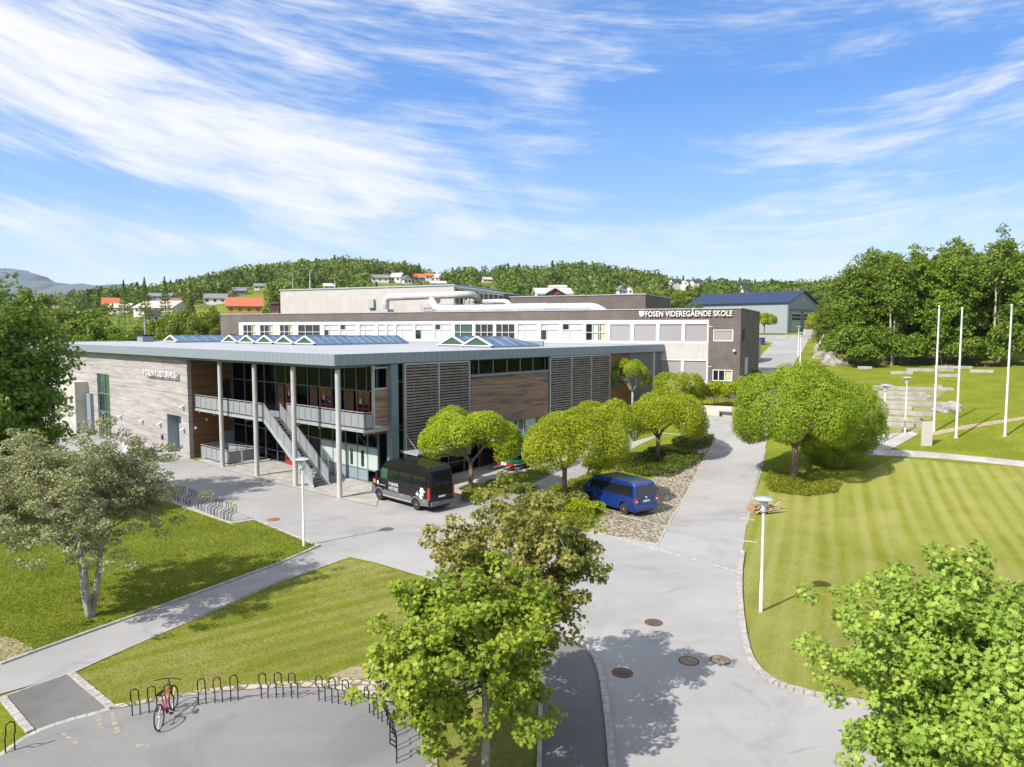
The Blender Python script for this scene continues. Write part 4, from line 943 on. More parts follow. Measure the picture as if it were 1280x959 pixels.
# ================= vehicles
def van(name,prof,belt,w0,kin,arches,zbot,paint,label,loc,rz,clad=None):
    """body from a side outline: sides vertical to the belt line, leaning in above it"""
    root=empty(name,loc,rz,label,'van')
    # lower outline with wheel arches (front=+x)
    def archpts(cx,r,zc):
        a0=math.asin((zbot-zc)/r); return [(cx+r*math.cos(t),zc+r*math.sin(t)) for t in np.linspace(a0,PI-a0,11)]
    low=[p for p in prof if p[1]<=belt]; 
    def yw(z): return w0-max(0,z-belt)*kin
    # outline goes rear-bottom -> rear-top -> front-top -> front-bottom (clockwise), then back underneath
    bott=[]
    for cx in sorted(arches,reverse=True): bott+=archpts(cx,.42,.34)
    full=prof+bott; ins=[]
    up=[]; lo=[]
    # split at belt
    def cross(a,b): t=(belt-a[1])/(b[1]-a[1]); return (a[0]+(b[0]-a[0])*t,belt)
    i_up=None; pts=[]
    for i,p in enumerate(full):
        q=full[(i+1)%len(full)]; pts.append(p)
        if (p[1]-belt)*(q[1]-belt)<0: pts.append(cross(p,q))
    up=[p for p in pts if p[1]>=belt-1e-6]; lo=[p for p in pts if p[1]<=belt+1e-6]
    m=MB(); n=len(pts)
    def nb(p):   # narrow nose and tail slightly
        x=p[0]; L=max(q[0] for q in prof); R=min(q[0] for q in prof)
        return yw(p[1])-max(0,(x-(L-.75)))*.20-max(0,((R+.3)-x))*.18
    V=[(p[0],nb(p),p[1]) for p in pts]+[(p[0],-nb(p),p[1]) for p in pts]
    iu=[pts.index(p) for p in up]; il=[pts.index(p) for p in lo]
    # rotate lower index list so that it runs continuously
    k=max(range(len(il)),key=lambda j:(il[j]-il[j-1])%n); il=il[k:]+il[:k]
    Fc=[tuple(iu),tuple(i+n for i in iu)[::-1],tuple(il),tuple(i+n for i in il)[::-1]]+[(i,(i+1)%n,n+(i+1)%n,n+i) for i in range(n)]
    m.add(V,Fc); body=m.build('body',paint,root,auto=R_(28),bevel=.055,seg=3)
    MB().box(min(p[0] for p in prof)+.15,max(p[0] for p in prof)-.15,-w0+.28,w0-.28,.22,.75).build('underside',M['rubber'],root)
    def sidew(nm,q,mat,par=root,off=.012,sides=(1,-1)):
        for s in sides:
            a=[(x,s*(yw(z)+off),z) for x,z in q]; b=[(x,s*(yw(z)-.02),z) for x,z in q]; n_=len(q)
            MB().add(a+b,[tuple(range(n_)),tuple(range(n_,2*n_))[::-1]]+[(i,n_+i,n_+(i+1)%n_,(i+1)%n_) for i in range(n_)]).build(nm,mat,par)
    return root,body,sidew,yw
def wheels(root,xs,w0,r=.345):
    for x in xs:
        for s in (1,-1):
            wr=empty('wheel',(x,s*(w0-.115),r)); wr.parent=root
            MB().lathe([(r*.62,-.10),(r*.93,-.11),(r,-.07),(r,.07),(r*.93,.11),(r*.62,.10)],(0,0,0),28,'y').build('tyre',M['rubber'],wr,auto=R_(40))
            m=MB(); m.lathe([(r*.62,s*.06),(r*.58,s*.095),(r*.2,s*.07),(.06,s*.10),(.02,s*.105)],(0,0,0),24,'y')
            m.build('rim',M['rim'],wr,auto=R_(30)); m=MB()
            for k in range(7):
                a=2*PI*k/7; m.lathe([(.026,s*.083),(.022,s*.096)],(r*.42*math.cos(a),0,r*.42*math.sin(a)),8,'y')
            m.build('rim_holes',M['rubber'],wr)
def plate(root,x,y0,y1,z0,z1,txt=None,d=-1):
    p=MB().box(x,x+d*.015,y0,y1,z0,z1).build('number_plate',M['lightwhite'],root); return p
# blue people carrier on the cobbles
fl=G(731,629.5); rl=G(786,646); dv=(fl-rl); ang=math.atan2(dv.y,dv.x); lft=Vector((-math.sin(ang),math.cos(ang),0))
midp=(fl+rl)/2; ctr=midp-lft*.93; ctr.z=(T(*fl.xy)+T(*rl.xy))/2+.03
prof=[(-2.42,.30),(-2.50,.36),(-2.50,.60),(-2.42,.66),(-2.44,1.10),(-2.30,1.80),(-2.16,1.93),(-1.0,1.985),(.9,1.965),(1.18,1.90),(1.98,1.22),(2.32,1.06),(2.45,.85),(2.48,.60),(2.46,.30)]
bv,bb,sw,yw=van('blue_van',prof,1.12,.95,.13,(1.5,-1.5),.27,M['vanblue'],'metallic blue people carrier parked on the cobbled bays',ctr,ang)
bv['category']='van'
sw('side_window',[(-2.16,1.20),(.48,1.20),(.48,1.72),(-2.10,1.75)],M['glass_car']); sw('side_window',[(.58,1.20),(1.62,1.20),(1.18,1.66),(.58,1.72)],M['glass_car'])
MB().add([(-2.415,-.78,1.20),(-2.415,.78,1.20),(-2.305,.70,1.76),(-2.305,-.70,1.76),(-2.445,-.78,1.20),(-2.445,.78,1.20),(-2.335,.70,1.76),(-2.335,-.70,1.76)],[(0,1,2,3),(7,6,5,4),(0,4,5,1),(1,5,6,2),(2,6,7,3),(3,7,4,0)]).build('rear_window',M['glass_car'],bv)
MB().add([(1.93,-.80,1.26),(1.93,.80,1.26),(1.26,.72,1.83),(1.26,-.72,1.83),(1.97,-.80,1.26),(1.97,.80,1.26),(1.30,.72,1.85),(1.30,-.72,1.85)],[(0,1,2,3),(7,6,5,4),(0,4,5,1),(1,5,6,2),(2,6,7,3),(3,7,4,0)]).build('windscreen',M['glass_car'],bv)
for s in (1,-1):
    MB().box(-2.475,-2.30,s*.74,s*.925,.80,1.08).build('tail_light',M['lightred'],bv,bevel=.02); MB().box(-2.482,-2.47,s*.77,s*.90,.88,.97).build('lens',M['lightwhite'],bv)
    MB().box(2.30,2.44,s*.62,s*.86,.76,.95).build('headlight',M['lightwhite'],bv,bevel=.03)
    MB().box(1.28,1.46,s*.96,s*1.14,1.20,1.40).build('wing_mirror',M['vanblue'],bv,bevel=.04)
    for x in (.42,-.55 if s<0 else .30): MB().box(x-.1,x+.1,s*.955,s*.985,1.0,1.03).build('door_handle',M['vanblue'],bv,bevel=.008)
plate(bv,-2.445,-.26,.26,.84,.95); 
m=MB(); m.lathe([(.085,-2.462),(.085,-2.44)],(0,0,0),20,'x'); 
em=MB().lathe([(.085,-2.470),(.092,-2.455),(.085,-2.44)],(0,0,1.085),20,'x').build('emblem',M['rim'],bv); m=MB()
for a,b_ in (((-.05,1.13),(-.02,1.085)),((-.02,1.085),(0,1.12)),((0,1.12),(.02,1.085)),((.02,1.085),(.05,1.13)),((-.055,1.10),(-.025,1.03)),((-.025,1.03),(0,1.075)),((0,1.075),(.025,1.03)),((.025,1.03),(.055,1.10))): m.beam((-2.474,a[0],a[1]),(-2.474,b_[0],b_[1]),.012)
m.build('marks',M['vanblue'],em)
m=MB(); m.beam((-2.49,.55,.62),(-2.49,.55,.64),.02)
MB().box(-2.37,-2.33,-.14,.14,1.79,1.82).build('brake_light',M['lightred'],bv)
sw('side_seam',[(.51,.42),(.535,.42),(.535,1.85),(.51,1.85)],M['rubber'],off=.004); sw('side_seam',[(-1.0,1.06),(.5,1.06),(.5,1.075),(-1.0,1.075)],M['rubber'],off=.003,sides=(1,))
sw('wheel_trim',[(-2.38,.42),(-1.98,.36),(-1.98,.42),(-2.38,.50)],M['vanblue'],off=.015)
wheels(bv,(1.5,-1.5),.95)
# black minibus by the glass corner
fl=G(474,625.5); rl=G(522,639); dv=(fl-rl); ang=math.atan2(dv.y,dv.x); lft=Vector((-math.sin(ang),math.cos(ang),0))
WBS=dv.length; midp=(fl+rl)/2; ctr=midp-lft*.98+Vector((math.cos(ang),math.sin(ang),0))*(-.10); ctr.z=.03
prof=[(-2.88,.38),(-2.98,.42),(-2.98,.66),(-2.90,.72),(-2.92,1.5),(-2.84,2.45),(-2.66,2.72),(-1.0,2.78),(1.0,2.72),(1.45,2.52),(1.78,2.20),(2.30,1.50),(2.82,1.28),(2.96,1.02),(2.99,.70),(2.97,.36)]
mv,mb_,sw,yw=van('minibus',prof,1.50,1.00,.105,(2.02,-1.72),.30,M['vanblack'],'black high-roof minibus with white lettering parked by the glass corner',ctr,ang)
mv['category']='minibus'
sw('side_window',[(-2.70,1.58),(-1.35,1.58),(-1.35,2.10),(-2.66,2.10)],M['glass_car']); sw('side_window',[(-1.28,1.58),(.0,1.58),(.0,2.10),(-1.28,2.10)],M['glass_car']); sw('side_window',[(.07,1.58),(1.02,1.58),(1.02,2.10),(.07,2.10)],M['glass_car'])
sw('door_window',[(1.12,1.50),(2.16,1.52),(1.72,2.12),(1.12,2.14)],M['glass_green'])
sw('cladding',[(-2.90,.42),(-2.16,.38),(-2.16,.80),(-2.90,.84)],M['vangrey']); sw('cladding',[(-1.27,.36),(1.57,.36),(1.57,.78),(-1.27,.80)],M['vangrey']); sw('cladding',[(2.46,.36),(2.70,.42),(2.70,.95),(2.46,.80)],M['vangrey'],off=-.03)
sw('sill',[(-1.25,.40),(1.55,.38),(1.55,.44),(-1.25,.46)],M['steel'],off=.03)
for cx in (2.02,-1.72):
    q=[(cx+.53*math.cos(t),.34+.53*math.sin(t)) for t in np.linspace(0.02,PI-.02,12)]+[(cx+.43*math.cos(t),.34+.43*math.sin(t)) for t in np.linspace(PI-.02,.02,12)]
    if cx>0: q=[(min(x,2.55),z) for x,z in q]
    sw('wheel_arch',q,M['vangrey'],off=.018)
MB().box(2.90,3.04,-.86,.86,.34,.80).build('front_bumper',M['vangrey'],mv,bevel=.05)
MB().box(-3.06,-2.90,-.90,.90,.40,.64).build('rear_bumper',M['vangrey'],mv,bevel=.03)
MB().add([(2.26,-.84,1.58),(2.26,.84,1.58),(1.80,.80,2.18),(1.80,-.80,2.18),(2.31,-.84,1.58),(2.31,.84,1.58),(1.85,.80,2.19),(1.85,-.80,2.19)],[(0,1,2,3),(7,6,5,4),(0,4,5,1),(1,5,6,2),(2,6,7,3),(3,7,4,0)]).build('windscreen',M['glass_car'],mv)
for s in (1,-1):
    MB().add([(-2.93,s*.06,1.55),(-2.93,s*.84,1.55),(-2.865,s*.78,2.30),(-2.865,s*.06,2.30),(-2.90,s*.06,1.55),(-2.90,s*.84,1.55),(-2.835,s*.78,2.30),(-2.835,s*.06,2.30)],[(0,1,2,3),(7,6,5,4),(0,4,5,1),(1,5,6,2),(2,6,7,3),(3,7,4,0)]).build('rear_window',M['glass_car'],mv)
    MB().box(-2.96,-2.80,s*.88,s*.99,.80,1.5).build('tail_light',M['lightred'],mv,bevel=.02); MB().box(2.55,2.80,s*.72,s*.90,1.0,1.28).build('headlight',M['orange'] if s>0 else M['lightwhite'],mv,bevel=.03)
    MB().box(1.86,2.06,s*1.02,s*1.26,1.50,1.95).build('wing_mirror',M['vanblack'],mv,bevel=.04)
plate(mv,-2.955,-.26,.26,.86,.97)
for x,z in ((-.35,.70),(-2.5,.66)): MB().box(x-.07,x+.07,1.0,1.022,z-.04,z+.04).build('side_marker',M['orange'],mv)
def van_text(txt,xr,xl,z0,h,par):
    """lettering on the left flank, read from outside"""
    o=text_obj('lettering',txt,0,xr-xl,0,h,.01,M['white2'],.004,par); o.location=(xr,1.016,z0); o.rotation_euler=(0,0,PI); return o
van_text('VI SKAPER',.98,-.02,1.14,.21,mv); van_text('HISTORIE',.96,.0,.86,.21,mv)
van_text('FOSEN VGS',1.98,1.35,1.02,.06,mv)
pts=[(-.5,.5),(.5,.5),(.5,.05),(.42,-.2),(.25,-.38),(0,-.5),(-.25,-.38),(-.42,-.2),(-.5,.05)]
sh=[(2.14+a*.18,1.12+b_*.24) for a,b_ in pts]; sw('crest',sh,M['white2'],sides=(1,))
lion=[(.0,.02),(.13,.02),(.18,.22),(.30,.26),(.36,.05),(.50,.0),(.46,.16),(.50,.38),(.46,.52),(.60,.60),(.62,.78),(.52,.74),(.44,.66),(.40,.84),(.50,1.0),(.46,1.14),(.36,1.10),(.30,1.20),(.22,1.08),(.10,1.10),(.02,1.18),(-.02,1.02),(.02,.86),(-.08,.74),(-.02,.62),(.08,.60),(.04,.44),(-.06,.30),(-.02,.14)]
# tumbling white figure print near the rear wheel, as two star-like splashes
def splash(cx,cz,r,n,seed):
    rnd=random.Random(seed); return [(cx+(r if k%2==0 else r*.52)*rnd.uniform(.85,1.1)*math.cos(2*PI*k/(2*n)),cz+(r if k%2==0 else r*.52)*rnd.uniform(.85,1.15)*math.sin(2*PI*k/(2*n))) for k in range(2*n)]
sw('flank_print',splash(-2.30,1.24,.30,6,3),M['white2'],sides=(1,),off=.014); sw('flank_print',splash(-2.20,.86 if False else .93,.24,5,8),M['white2'],sides=(1,),off=.017); sw('flank_print',splash(-1.86,1.02,.15,4,5),M['white2'],sides=(1,),off=.014)
sw('side_seam',[(1.05,.45),(1.075,.45),(1.075,2.3),(1.05,2.3)],M['rubber'],off=.004); sw('side_seam',[(-2.7,1.38),(1.0,1.38),(1.0,1.395),(-2.7,1.395)],M['rubber'],off=.004)
wheels(mv,(2.02,-1.72),1.0,.36)

# ================= bicycle leaning in the rack
pf=G(217,889); pr=G(201,912); d=(pf-pr); a=math.atan2(d.y,d.x)
bc=empty('bicycle',pr,a,'crimson bicycle with black wheels standing in the rack hoops','bicycle')
lean=-.12
def L(x,z,y=0): return (x,y-z*lean*0+z*.10,z)
WB=1.06
for x in (0,WB):
    wr=empty('wheel',L(x,.34)); wr.parent=bc; wr.rotation_euler=(-.10,0,0)
    m=MB(); m.tube([(.325*math.cos(t),0,.325*math.sin(t)) for t in np.linspace(0,2*PI,33)],.022,8,cap=False); m.build('tyre',M['rubber'],wr,smooth=True)
    m=MB()
    for k in range(14): t=2*PI*k/14; m.beam((0,.02*(-1)**k,0),(.31*math.cos(t),0,.31*math.sin(t)),.003)
    m.lathe([(.03,-.04),(.03,.04)],(0,0,0),10,'y'); m.build('spokes',M['railframe'],wr)
m=MB()
for p,q,r in ((L(.44,.30),L(.90,.62),.022),(L(.36,.74),L(.92,.74),.018),(L(.44,.30),L(.33,.80),.018),(L(0,.34),L(.44,.30),.012),(L(0,.34),L(.36,.72),.011),(L(.94,.82),L(.90,.60),.022)): m.tube([p,q],r,8)
m.build('frame',M['bike'],bc); MB().tube([L(.90,.64),L(WB,.34)],.018,8).build('fork',M['black'],bc)
m=MB(); m.tube([L(.94,.82),L(.92,.96)],.016,8); c_=L(.92,.96); m.tube([(c_[0]-.08,c_[1]+.36,c_[2]+.02),(c_[0],c_[1]+.12,c_[2]+.03),(c_[0],c_[1]-.12,c_[2]+.03),(c_[0]-.08,c_[1]-.36,c_[2]+.02)],.014,8); m.build('handlebar',M['black'],bc)
m=MB(); s_=L(.31,.86); m.tube([L(.33,.80),s_],.014,8); m.prism([(s_[0]-.14,s_[1]-.07),(s_[0]-.14,s_[1]+.07),(s_[0]+.12,s_[1]+.02),(s_[0]+.12,s_[1]-.02)],s_[2],s_[2]+.05); m.build('saddle',M['black'],bc)
m=MB(); m.lathe([(.09,-.006),(.09,.006)],L(.44,.30,-.05),16,'y'); m.beam(L(.44,.30,-.06),L(.52,.17,-.07),.016); m.beam(L(.44,.30,.06),L(.36,.43,.08),.016); m.box(.47,.57,L(0,.17,-.16)[1],L(0,.17,-.07)[1],.16,.18); m.box(.31,.41,.09,.18,.42,.44); m.build('pedals',M['black'],bc)

# ================= bicycle racks
def hoop_mesh(wd=.20,h=.85,kink=.16,zk=.42,r=.017):
    """two upright legs, kinked sideways, joined by a round arch"""
    def side(s): return [(s*wd/2,0,-.05),(s*wd/2,0,zk),(s*wd/2,-kink,zk+.12)]
    L_=side(-1); Rr=side(1)[::-1]; arch=[(-wd/2*math.cos(t),-kink,h-wd/2+wd/2*math.sin(t)) for t in np.linspace(0,PI,9)]
    return MB().tube(bend(L_,.07,3)+arch+bend(Rr,.07,3),r,7)
hm=hoop_mesh().build('rack_hoop',M['black'],None,smooth=True); first=True
pairs=[((7.4,943),(18.6,939)),((166,896.5),(175,895)),((187,893),(196,891.5)),((209,890),(216.5,889.2)),((249,882.8),(257,881.5)),((269.3,880.4),(277.6,879.6)),((289,878),(297.5,876.7)),((327.6,874.3),(334.6,874.3)),((346,873.8),(353.6,873.6)),((364.5,873.6),(372.4,874.2)),
 ((399.5,877.3),(405.9,878.2)),((415.5,880.2),(422.5,881.2)),((432,883),(438.9,883.9)),((462.3,892.6),(466.7,895.5)),((473,900.3),(477.2,903.3)),((484,907),(488.6,912)),((490,917),(493.5,924)),((495,933),(496,941)),((496,949),(496,957))]
wh=['alone at the far left by the dark patch','left of the bicycle, outermost','second left of the bicycle','touching the front wheel of the bicycle','first right of the bicycle','second right of the bicycle','third right of the bicycle','leftmost of the second group of three','middle of the second group of three','rightmost of the second group of three',
 'leftmost of the third group by the stone bank','middle of the third group by the stone bank','rightmost of the third group by the stone bank','first on the bend of the yard','second on the bend of the yard','third on the bend of the yard','first of those stacked below the bend','second of those stacked below the bend','lowest at the right edge of the yard']
cc=G(270,1010)
for i,((a,b_),wl) in enumerate(zip(pairs,wh)):
    A=G(*a); B=G(*b_); mid=(A+B)/2; dd=(B-A).normalized(); o=hm if i==0 else hm.copy()
    if i: COL.objects.link(o)
    o.location=(mid.x,mid.y,T(mid.x,mid.y)+.036); an=math.atan2(dd.y,dd.x); o.rotation_euler=(0,0,an)
    tag(o,'black bent-tube bicycle hoop, '+wl,'bike rack','bicycle hoops round the curved yard')
hm2=hoop_mesh(.30,.92,.34,.40,.02).build('rack_hoop',M['black'],None,smooth=True)
A0=G(209,625); A1=G(286,656); d0=(A1-A0).normalized(); an=math.atan2(d0.y,d0.x); L0=(A1-A0).length; k=0; nm=('nearest the trees','second','middle','fourth','nearest the yellow plate')
for gi in range(5):
    for j in range(3):
        q=A0+d0*(L0*(gi+.15+.27*j)/5)+Vector((-d0.y,d0.x,0))*.30; o=hm2 if k==0 else hm2.copy()
        if k: COL.objects.link(o)
        o.location=(q.x,q.y,T(q.x,q.y)+.02); o.rotation_euler=(0,0,an+PI)
        tag(o,'black wave-shaped rack loop, %s one of the trio %s'%(('upper','middle','lower')[j],nm[gi]),'bike rack','rack loops beside the left lawn'); k+=1
o=empty('rack_sign',G(290,652),0,'short post with a small yellow plate at the end of the rack loops','sign'); MB().lathe([(.025,0),(.025,1.0)],(0,0,0),8).build('post',M['railframe'],o); MB().box(-.12,.12,-.01,.01,.82,1.0).build('plate',M['curtain_y'],o)

M['shade_blue']=pm('lamp_shade',(.50,.56,.62),rough=.2,metal=.4)
# ================= lamps
def lamp(pos,label,h=4.47):
    r=empty('street_lamp',pos,0.3,label,'street lamp','white street lamps')
    MB().lathe([(.070,0),(.068,1.2),(.052,1.25),(.045,h-.55)],(0,0,0),14).build('pole',M['pole'],r,auto=R_(40))
    MB().lathe([(.07,h-.56),(.12,h-.50),(.10,h-.38),(.05,h-.34)],(0,0,0),14).build('lamp_body',M['duct_grey'],r,auto=R_(40))
    MB().lathe([(.07,h-.36),(.17,h-.20),(.18,h-.12),(.05,h-.10)],(0,0,0),14).build('lens',M['lightwhite'],r,auto=R_(40))
    MB().lathe([(.02,h+.03),(.365,h-.045),(.375,h-.03),(.25,h+.03),(.02,h+.06)],(0,0,0),28)  .build('shade',M['shade_blue'],r,auto=R_(40))
    for k in range(3):
        a=2*PI*k/3+.4; MB().beam((.10*math.cos(a),.10*math.sin(a),h-.46),(.31*math.cos(a),.31*math.sin(a),h-.03),.018).build('arm',M['steel'],r)
    return r
l0=lamp(G(951,765),'white street lamp on the lawn edge in front of the wood pile')
for p,lb in (((380,683),'white street lamp at the corner of the left lawn before the stair'),((1104,553),'white street lamp left of the pair by the stone steps'),((1131,541),'white street lamp right of the pair before the stone steps'),((1000,458),'white street lamp beside the uphill road, nearer one'),((997.5,446),'white street lamp beside the uphill road, farther one')):
    dup(l0,G(*p),None,None,lb)
# flagpoles
f0=None
for (p,lb) in (((1167,540),'white flagpole leftmost of three, beside the stone slab'),((1195,548),'white flagpole in the middle of three on the lawn'),((1256,546),'white flagpole rightmost of three on the lawn')):
    if f0 is None:
        f0=empty('flagpole',G(*p),0,lb,'flagpole','white flagpoles'); H_=9.9
        MB().lathe([(.09,0),(.085,.5),(.045,H_)],(0,0,0),14).build('pole',M['pole'],f0,auto=R_(40)); MB().lathe([(.02,H_),(.08,H_+.05),(.08,H_+.12),(.02,H_+.17)],(0,0,0),12).build('finial',M['pole'],f0,auto=R_(50))
        MB().lathe([(.16,0),(.16,.10)],(0,0,0),14).build('base',M['concrete'],f0); MB().beam((.07,-.05,1.2),(.055,-.03,H_-.1),.012).build('cord',M['duct_grey'],f0)
    else: dup(f0,G(*p),None,None,lb)
sl=G(1158,557); o=MB().box(-.36,.36,-.12,.12,-.1,1.82).build('stone_slab',M['concrete'],None,bevel=.015); o.location=sl; o.rotation_euler=(0,0,-.15); tag(o,'upright pale rectangular slab standing on the lawn by the flagpoles','monument')
# manholes
for i,(p,lb) in enumerate((((817,779),'dark iron manhole cover nearest the tree shadow, farthest up the road'),((778,842),'dark rusty manhole cover beside the curved kerb'),((861,827),'brown manhole cover left of the close pair'),((900,826),'brown manhole cover right of the close pair'))):
    q=G(*p); r=empty('manhole_cover',(q.x,q.y,q.z+.021),i*.7,lb,'manhole cover','manhole covers in the road'); rr=.34
    MB().lathe([(rr,0),(rr,.012),(rr-.05,.012),(rr-.05,.004)],(0,0,0),32).build('ring',M['iron'],r); m=MB(); m.lathe([(rr-.06,.004),(rr-.06,.014),(.01,.014)],(0,0,0),32)
    for k in range(-4,5):
        for j in range(-4,5):
            if k*k+j*j<16: m.box(k*.06-.018,k*.06+.018,j*.06-.018,j*.06+.018,.014,.021)
    m.build('lid',M['lid'] if i>1 else M['iron'],r)
q=G(342,650); o=MB().lathe([(.36,0),(.38,.008),(.02,.010)],(0,0,0),24).build('drain_cover',M['rust']); o.location=(q.x,q.y,q.z+.021); tag(o,'round rust-brown cover in the asphalt above the left lawn corner','manhole cover')
M['seat_stone']=pm('seat_stone',(.27,.26,.245),(.36,.35,.33),1.5,.9,bump=.2,bscale=14)
# concrete terraces of the open-air seating
seatpx=[((1097,454),(1127,454),'topmost short one below the woods'),((1072,461),(1090,461),'small one left of the top row'),((1113,467.5),(1141,467.5),'short one in the third row'),((1133,464),(1192,464),'long one in the upper row'),((1168,460.5),(1215,460.5),'long one in the upper row, farther right'),((1212,465),(1242,466),'rightmost upper one'),((1172,471),(1198,471),'short one behind the left flagpole'),
 ((1098,487),(1192,488),'longest one, at the head of the steps'),((1098,493),(1157,494),'second one down the steps'),((1100,498.5),(1158,500),'third one down the steps'),((1101,505),(1167,507),'fourth one down the steps'),((1101,510),(1140,512),'fifth one down the steps, shortest'),((1105,517),(1166,520),'sixth one down the steps'),((1095,525),(1153,527),'seventh one down the steps'),((1094,532),(1152,534),'lowest one of the steps')]
for a,b_,lb in seatpx:
    A=G(*a); B=G(*b_); dd=B-A; zb=min(T(*A.xy),T(*B.xy)); Ln=Vector((dd.x,dd.y)).length
    o=MB().box(0,Ln,-.19,.19,-.25,.30).build('stone_bench',M['seat_stone'],None,bevel=.02); o.location=(A.x,A.y,(T(*A.xy)+T(*B.xy))/2); o.rotation_euler=(0,0,math.atan2(dd.y,dd.x)); tag(o,'pale concrete seating block, '+lb,'seating block','concrete seating blocks on the slope')
def rock(p,sx,sy,sz,seed,lb):
    rnd=np.random.RandomState(seed); bm=bmesh.new(); bmesh.ops.create_icosphere(bm,subdivisions=3,radius=1)
    ph=rnd.rand(6)*6
    for v in bm.verts:
        c=v.co; k=1+.22*math.sin(c.x*3+ph[0])*math.cos(c.y*3.3+ph[1])+.14*math.sin(c.z*6+ph[2]+c.x*5)+.07*math.sin(c.y*11+ph[3]); v.co=Vector((c.x*sx*k,c.y*sy*k,max(-.4,c.z)*sz*k))
    me=bpy.data.meshes.new('rock'); bm.to_mesh(me); bm.free(); me.materials.append(M['rock']); o=bpy.data.objects.new('rock',me); COL.objects.link(o); o.location=p; tag(o,lb,'rock')
for p,s,sd_,lb in (((1183,513),(1.1,.9,.75),1,'grey boulder at the right end of the stone steps'),((1154,498),(.7,.5,.45),2,'small boulder lying across the third step block'),((1105,487),(1.1,.5,.5),3,'boulder at the left end of the longest step block'),((1172,487),(.6,.5,.5),4,'boulder on the right end of the longest step block'),((1029,447),(1.6,1.5,2.5),5,'tall grey rock outcrop below the woods beside the road'),((1042,456),(1.7,1.4,1.3),6,'low grey rock below the tall outcrop'),((1092,523),(.7,.6,.5),7,'dark boulder behind the big round willow by the steps')):
    rock(G(*p),*s,sd_,lb)
# retaining wall and bench near the school entrance
A=G(868,519); B=G(938,522); dd=B-A; o=MB().box(0,dd.length,0,.35,-.4,.95).build('retaining_wall',M['concrete']); o.location=A; o.rotation_euler=(0,0,math.atan2(dd.y,dd.x)); tag(o,'low concrete retaining wall below the shrubs at the yard end','wall')
q=G(910,520); be=empty('bench',(q.x,q.y-.1,q.z),math.atan2(dd.y,dd.x),'wooden bench against the low concrete wall at the yard end','bench')
m=MB(); [m.box(-.85,.85,-.50+i*.13,-.40+i*.13,.43,.47) for i in range(3)]; m.build('seat',M['plank'],be); m=MB(); [m.box(-.85,.85,-.10,-.06,.55+i*.14,.65+i*.14) for i in range(2)]; m.build('backrest',M['plank'],be)
for x in (-.7,.7): MB().box(x-.03,x+.03,-.5,-.05,0,.43).build('leg',M['black'],be)
# wood pile beside the road
q=G(950,640); wp=empty('wood_pile',q,.25,'untidy stack of pallets and loose planks beside the road','wood pile')
rnd=random.Random(4)
for j in range(4):
    m=MB(); z=.02+j*.15; 
    for i in range(6): m.box(-.6,.6,-.42+i*.15,-.33+i*.15,z+.10,z+.125)
    for x in (-.56,-.04,.48): m.box(x,x+.08,-.42,.42,z,z+.10)
    p_=m.build('pallet',M['plank'],wp); p_.rotation_euler=(0,0,rnd.uniform(-.25,.25)); p_.location=(rnd.uniform(-.1,.1),rnd.uniform(-.1,.1),0)
for j in range(6):
    x=rnd.uniform(-.9,.3); y=rnd.uniform(-.7,.5); MB().beam((x,y,.05+.1*rnd.random()),(x+rnd.uniform(.8,1.3),y+rnd.uniform(-.4,.4),.1+.6*rnd.random()),.10,.03).build('plank',M['plank'],wp)
# canoe trailer by the entrance
q=G(638,588); ct=empty('canoe_trailer',q,R_(48),'steel rack trailer loaded with green canoes beside the entrance','trailer')
m=MB()
for x in (-.2,1.5,3.2): m.beam((x,0,.5),(x,0,3.0),.07)
for z in (.55,1.12,1.70,2.28): 
    for x in (-.2,1.5,3.2): m.beam((x,-.85,z),(x,.85,z),.05)
m.beam((-1.8,0,.5),(3.6,0,.5),.09); m.beam((-.2,-.6,.5),(3.4,-.6,.5),.08); m.beam((-.2,.6,.5),(3.4,.6,.5),.08); m.build('rack_frame',M['steel'],ct)
for s in (1,-1): MB().lathe([(.15,-.07),(.28,-.08),(.30,0),(.28,.08),(.15,.07)],(1.2,s*.78,.30),20,'y').build('wheel',M['rubber'],ct)
MB().box(-.6,-.5,-.8,.8,.42,.62).build('light_board',M['lightred'],ct); MB().box(-.75,-.2,-.25,.25,.5,.75).build('white_box',M['white2'],ct)
def canoe_mesh():
    m=MB(); n=17; k=9; L_=4.6
    for i in range(n):
        t=-1+2*i/(n-1); wv=.42*max(0.06,(1-abs(t)**2.4)); hh=.36*(.75+.25*(1-t*t))
        for j in range(k): a=PI*j/(k-1); m.v.append((t*L_/2,wv*math.cos(a),hh*math.sin(a)**.8 if 0<j<k-1 else 0))
    for i in range(n-1):
        for j in range(k-1): a=i*k+j; m.f.append((a,a+1,a+k+1,a+k))
    m.f.append(tuple(range(k))); m.f.append(tuple((n-1)*k+j for j in range(k))[::-1]); return m
ca=canoe_mesh().build('canoe',M['canoe'],None,smooth=True); c,s=math.cos(R_(48)),math.sin(R_(48)); k=0
for zi,z in enumerate((.60,1.17,1.75,2.33)):
    for y in (-.43,.43):
        o=ca if k==0 else ca.copy(); 
        if k: COL.objects.link(o)
        x=1.7; o.location=(q.x+c*x-s*y,q.y+s*x+c*y,q.z+z); o.rotation_euler=(0,0,R_(48)); k+=1
        tag(o,'upturned green canoe on the trailer rack, %s tier, %s side'%(('lowest','second','third','top')[zi],('road' if y<0 else 'building')),'canoe','green canoes stacked on the trailer')
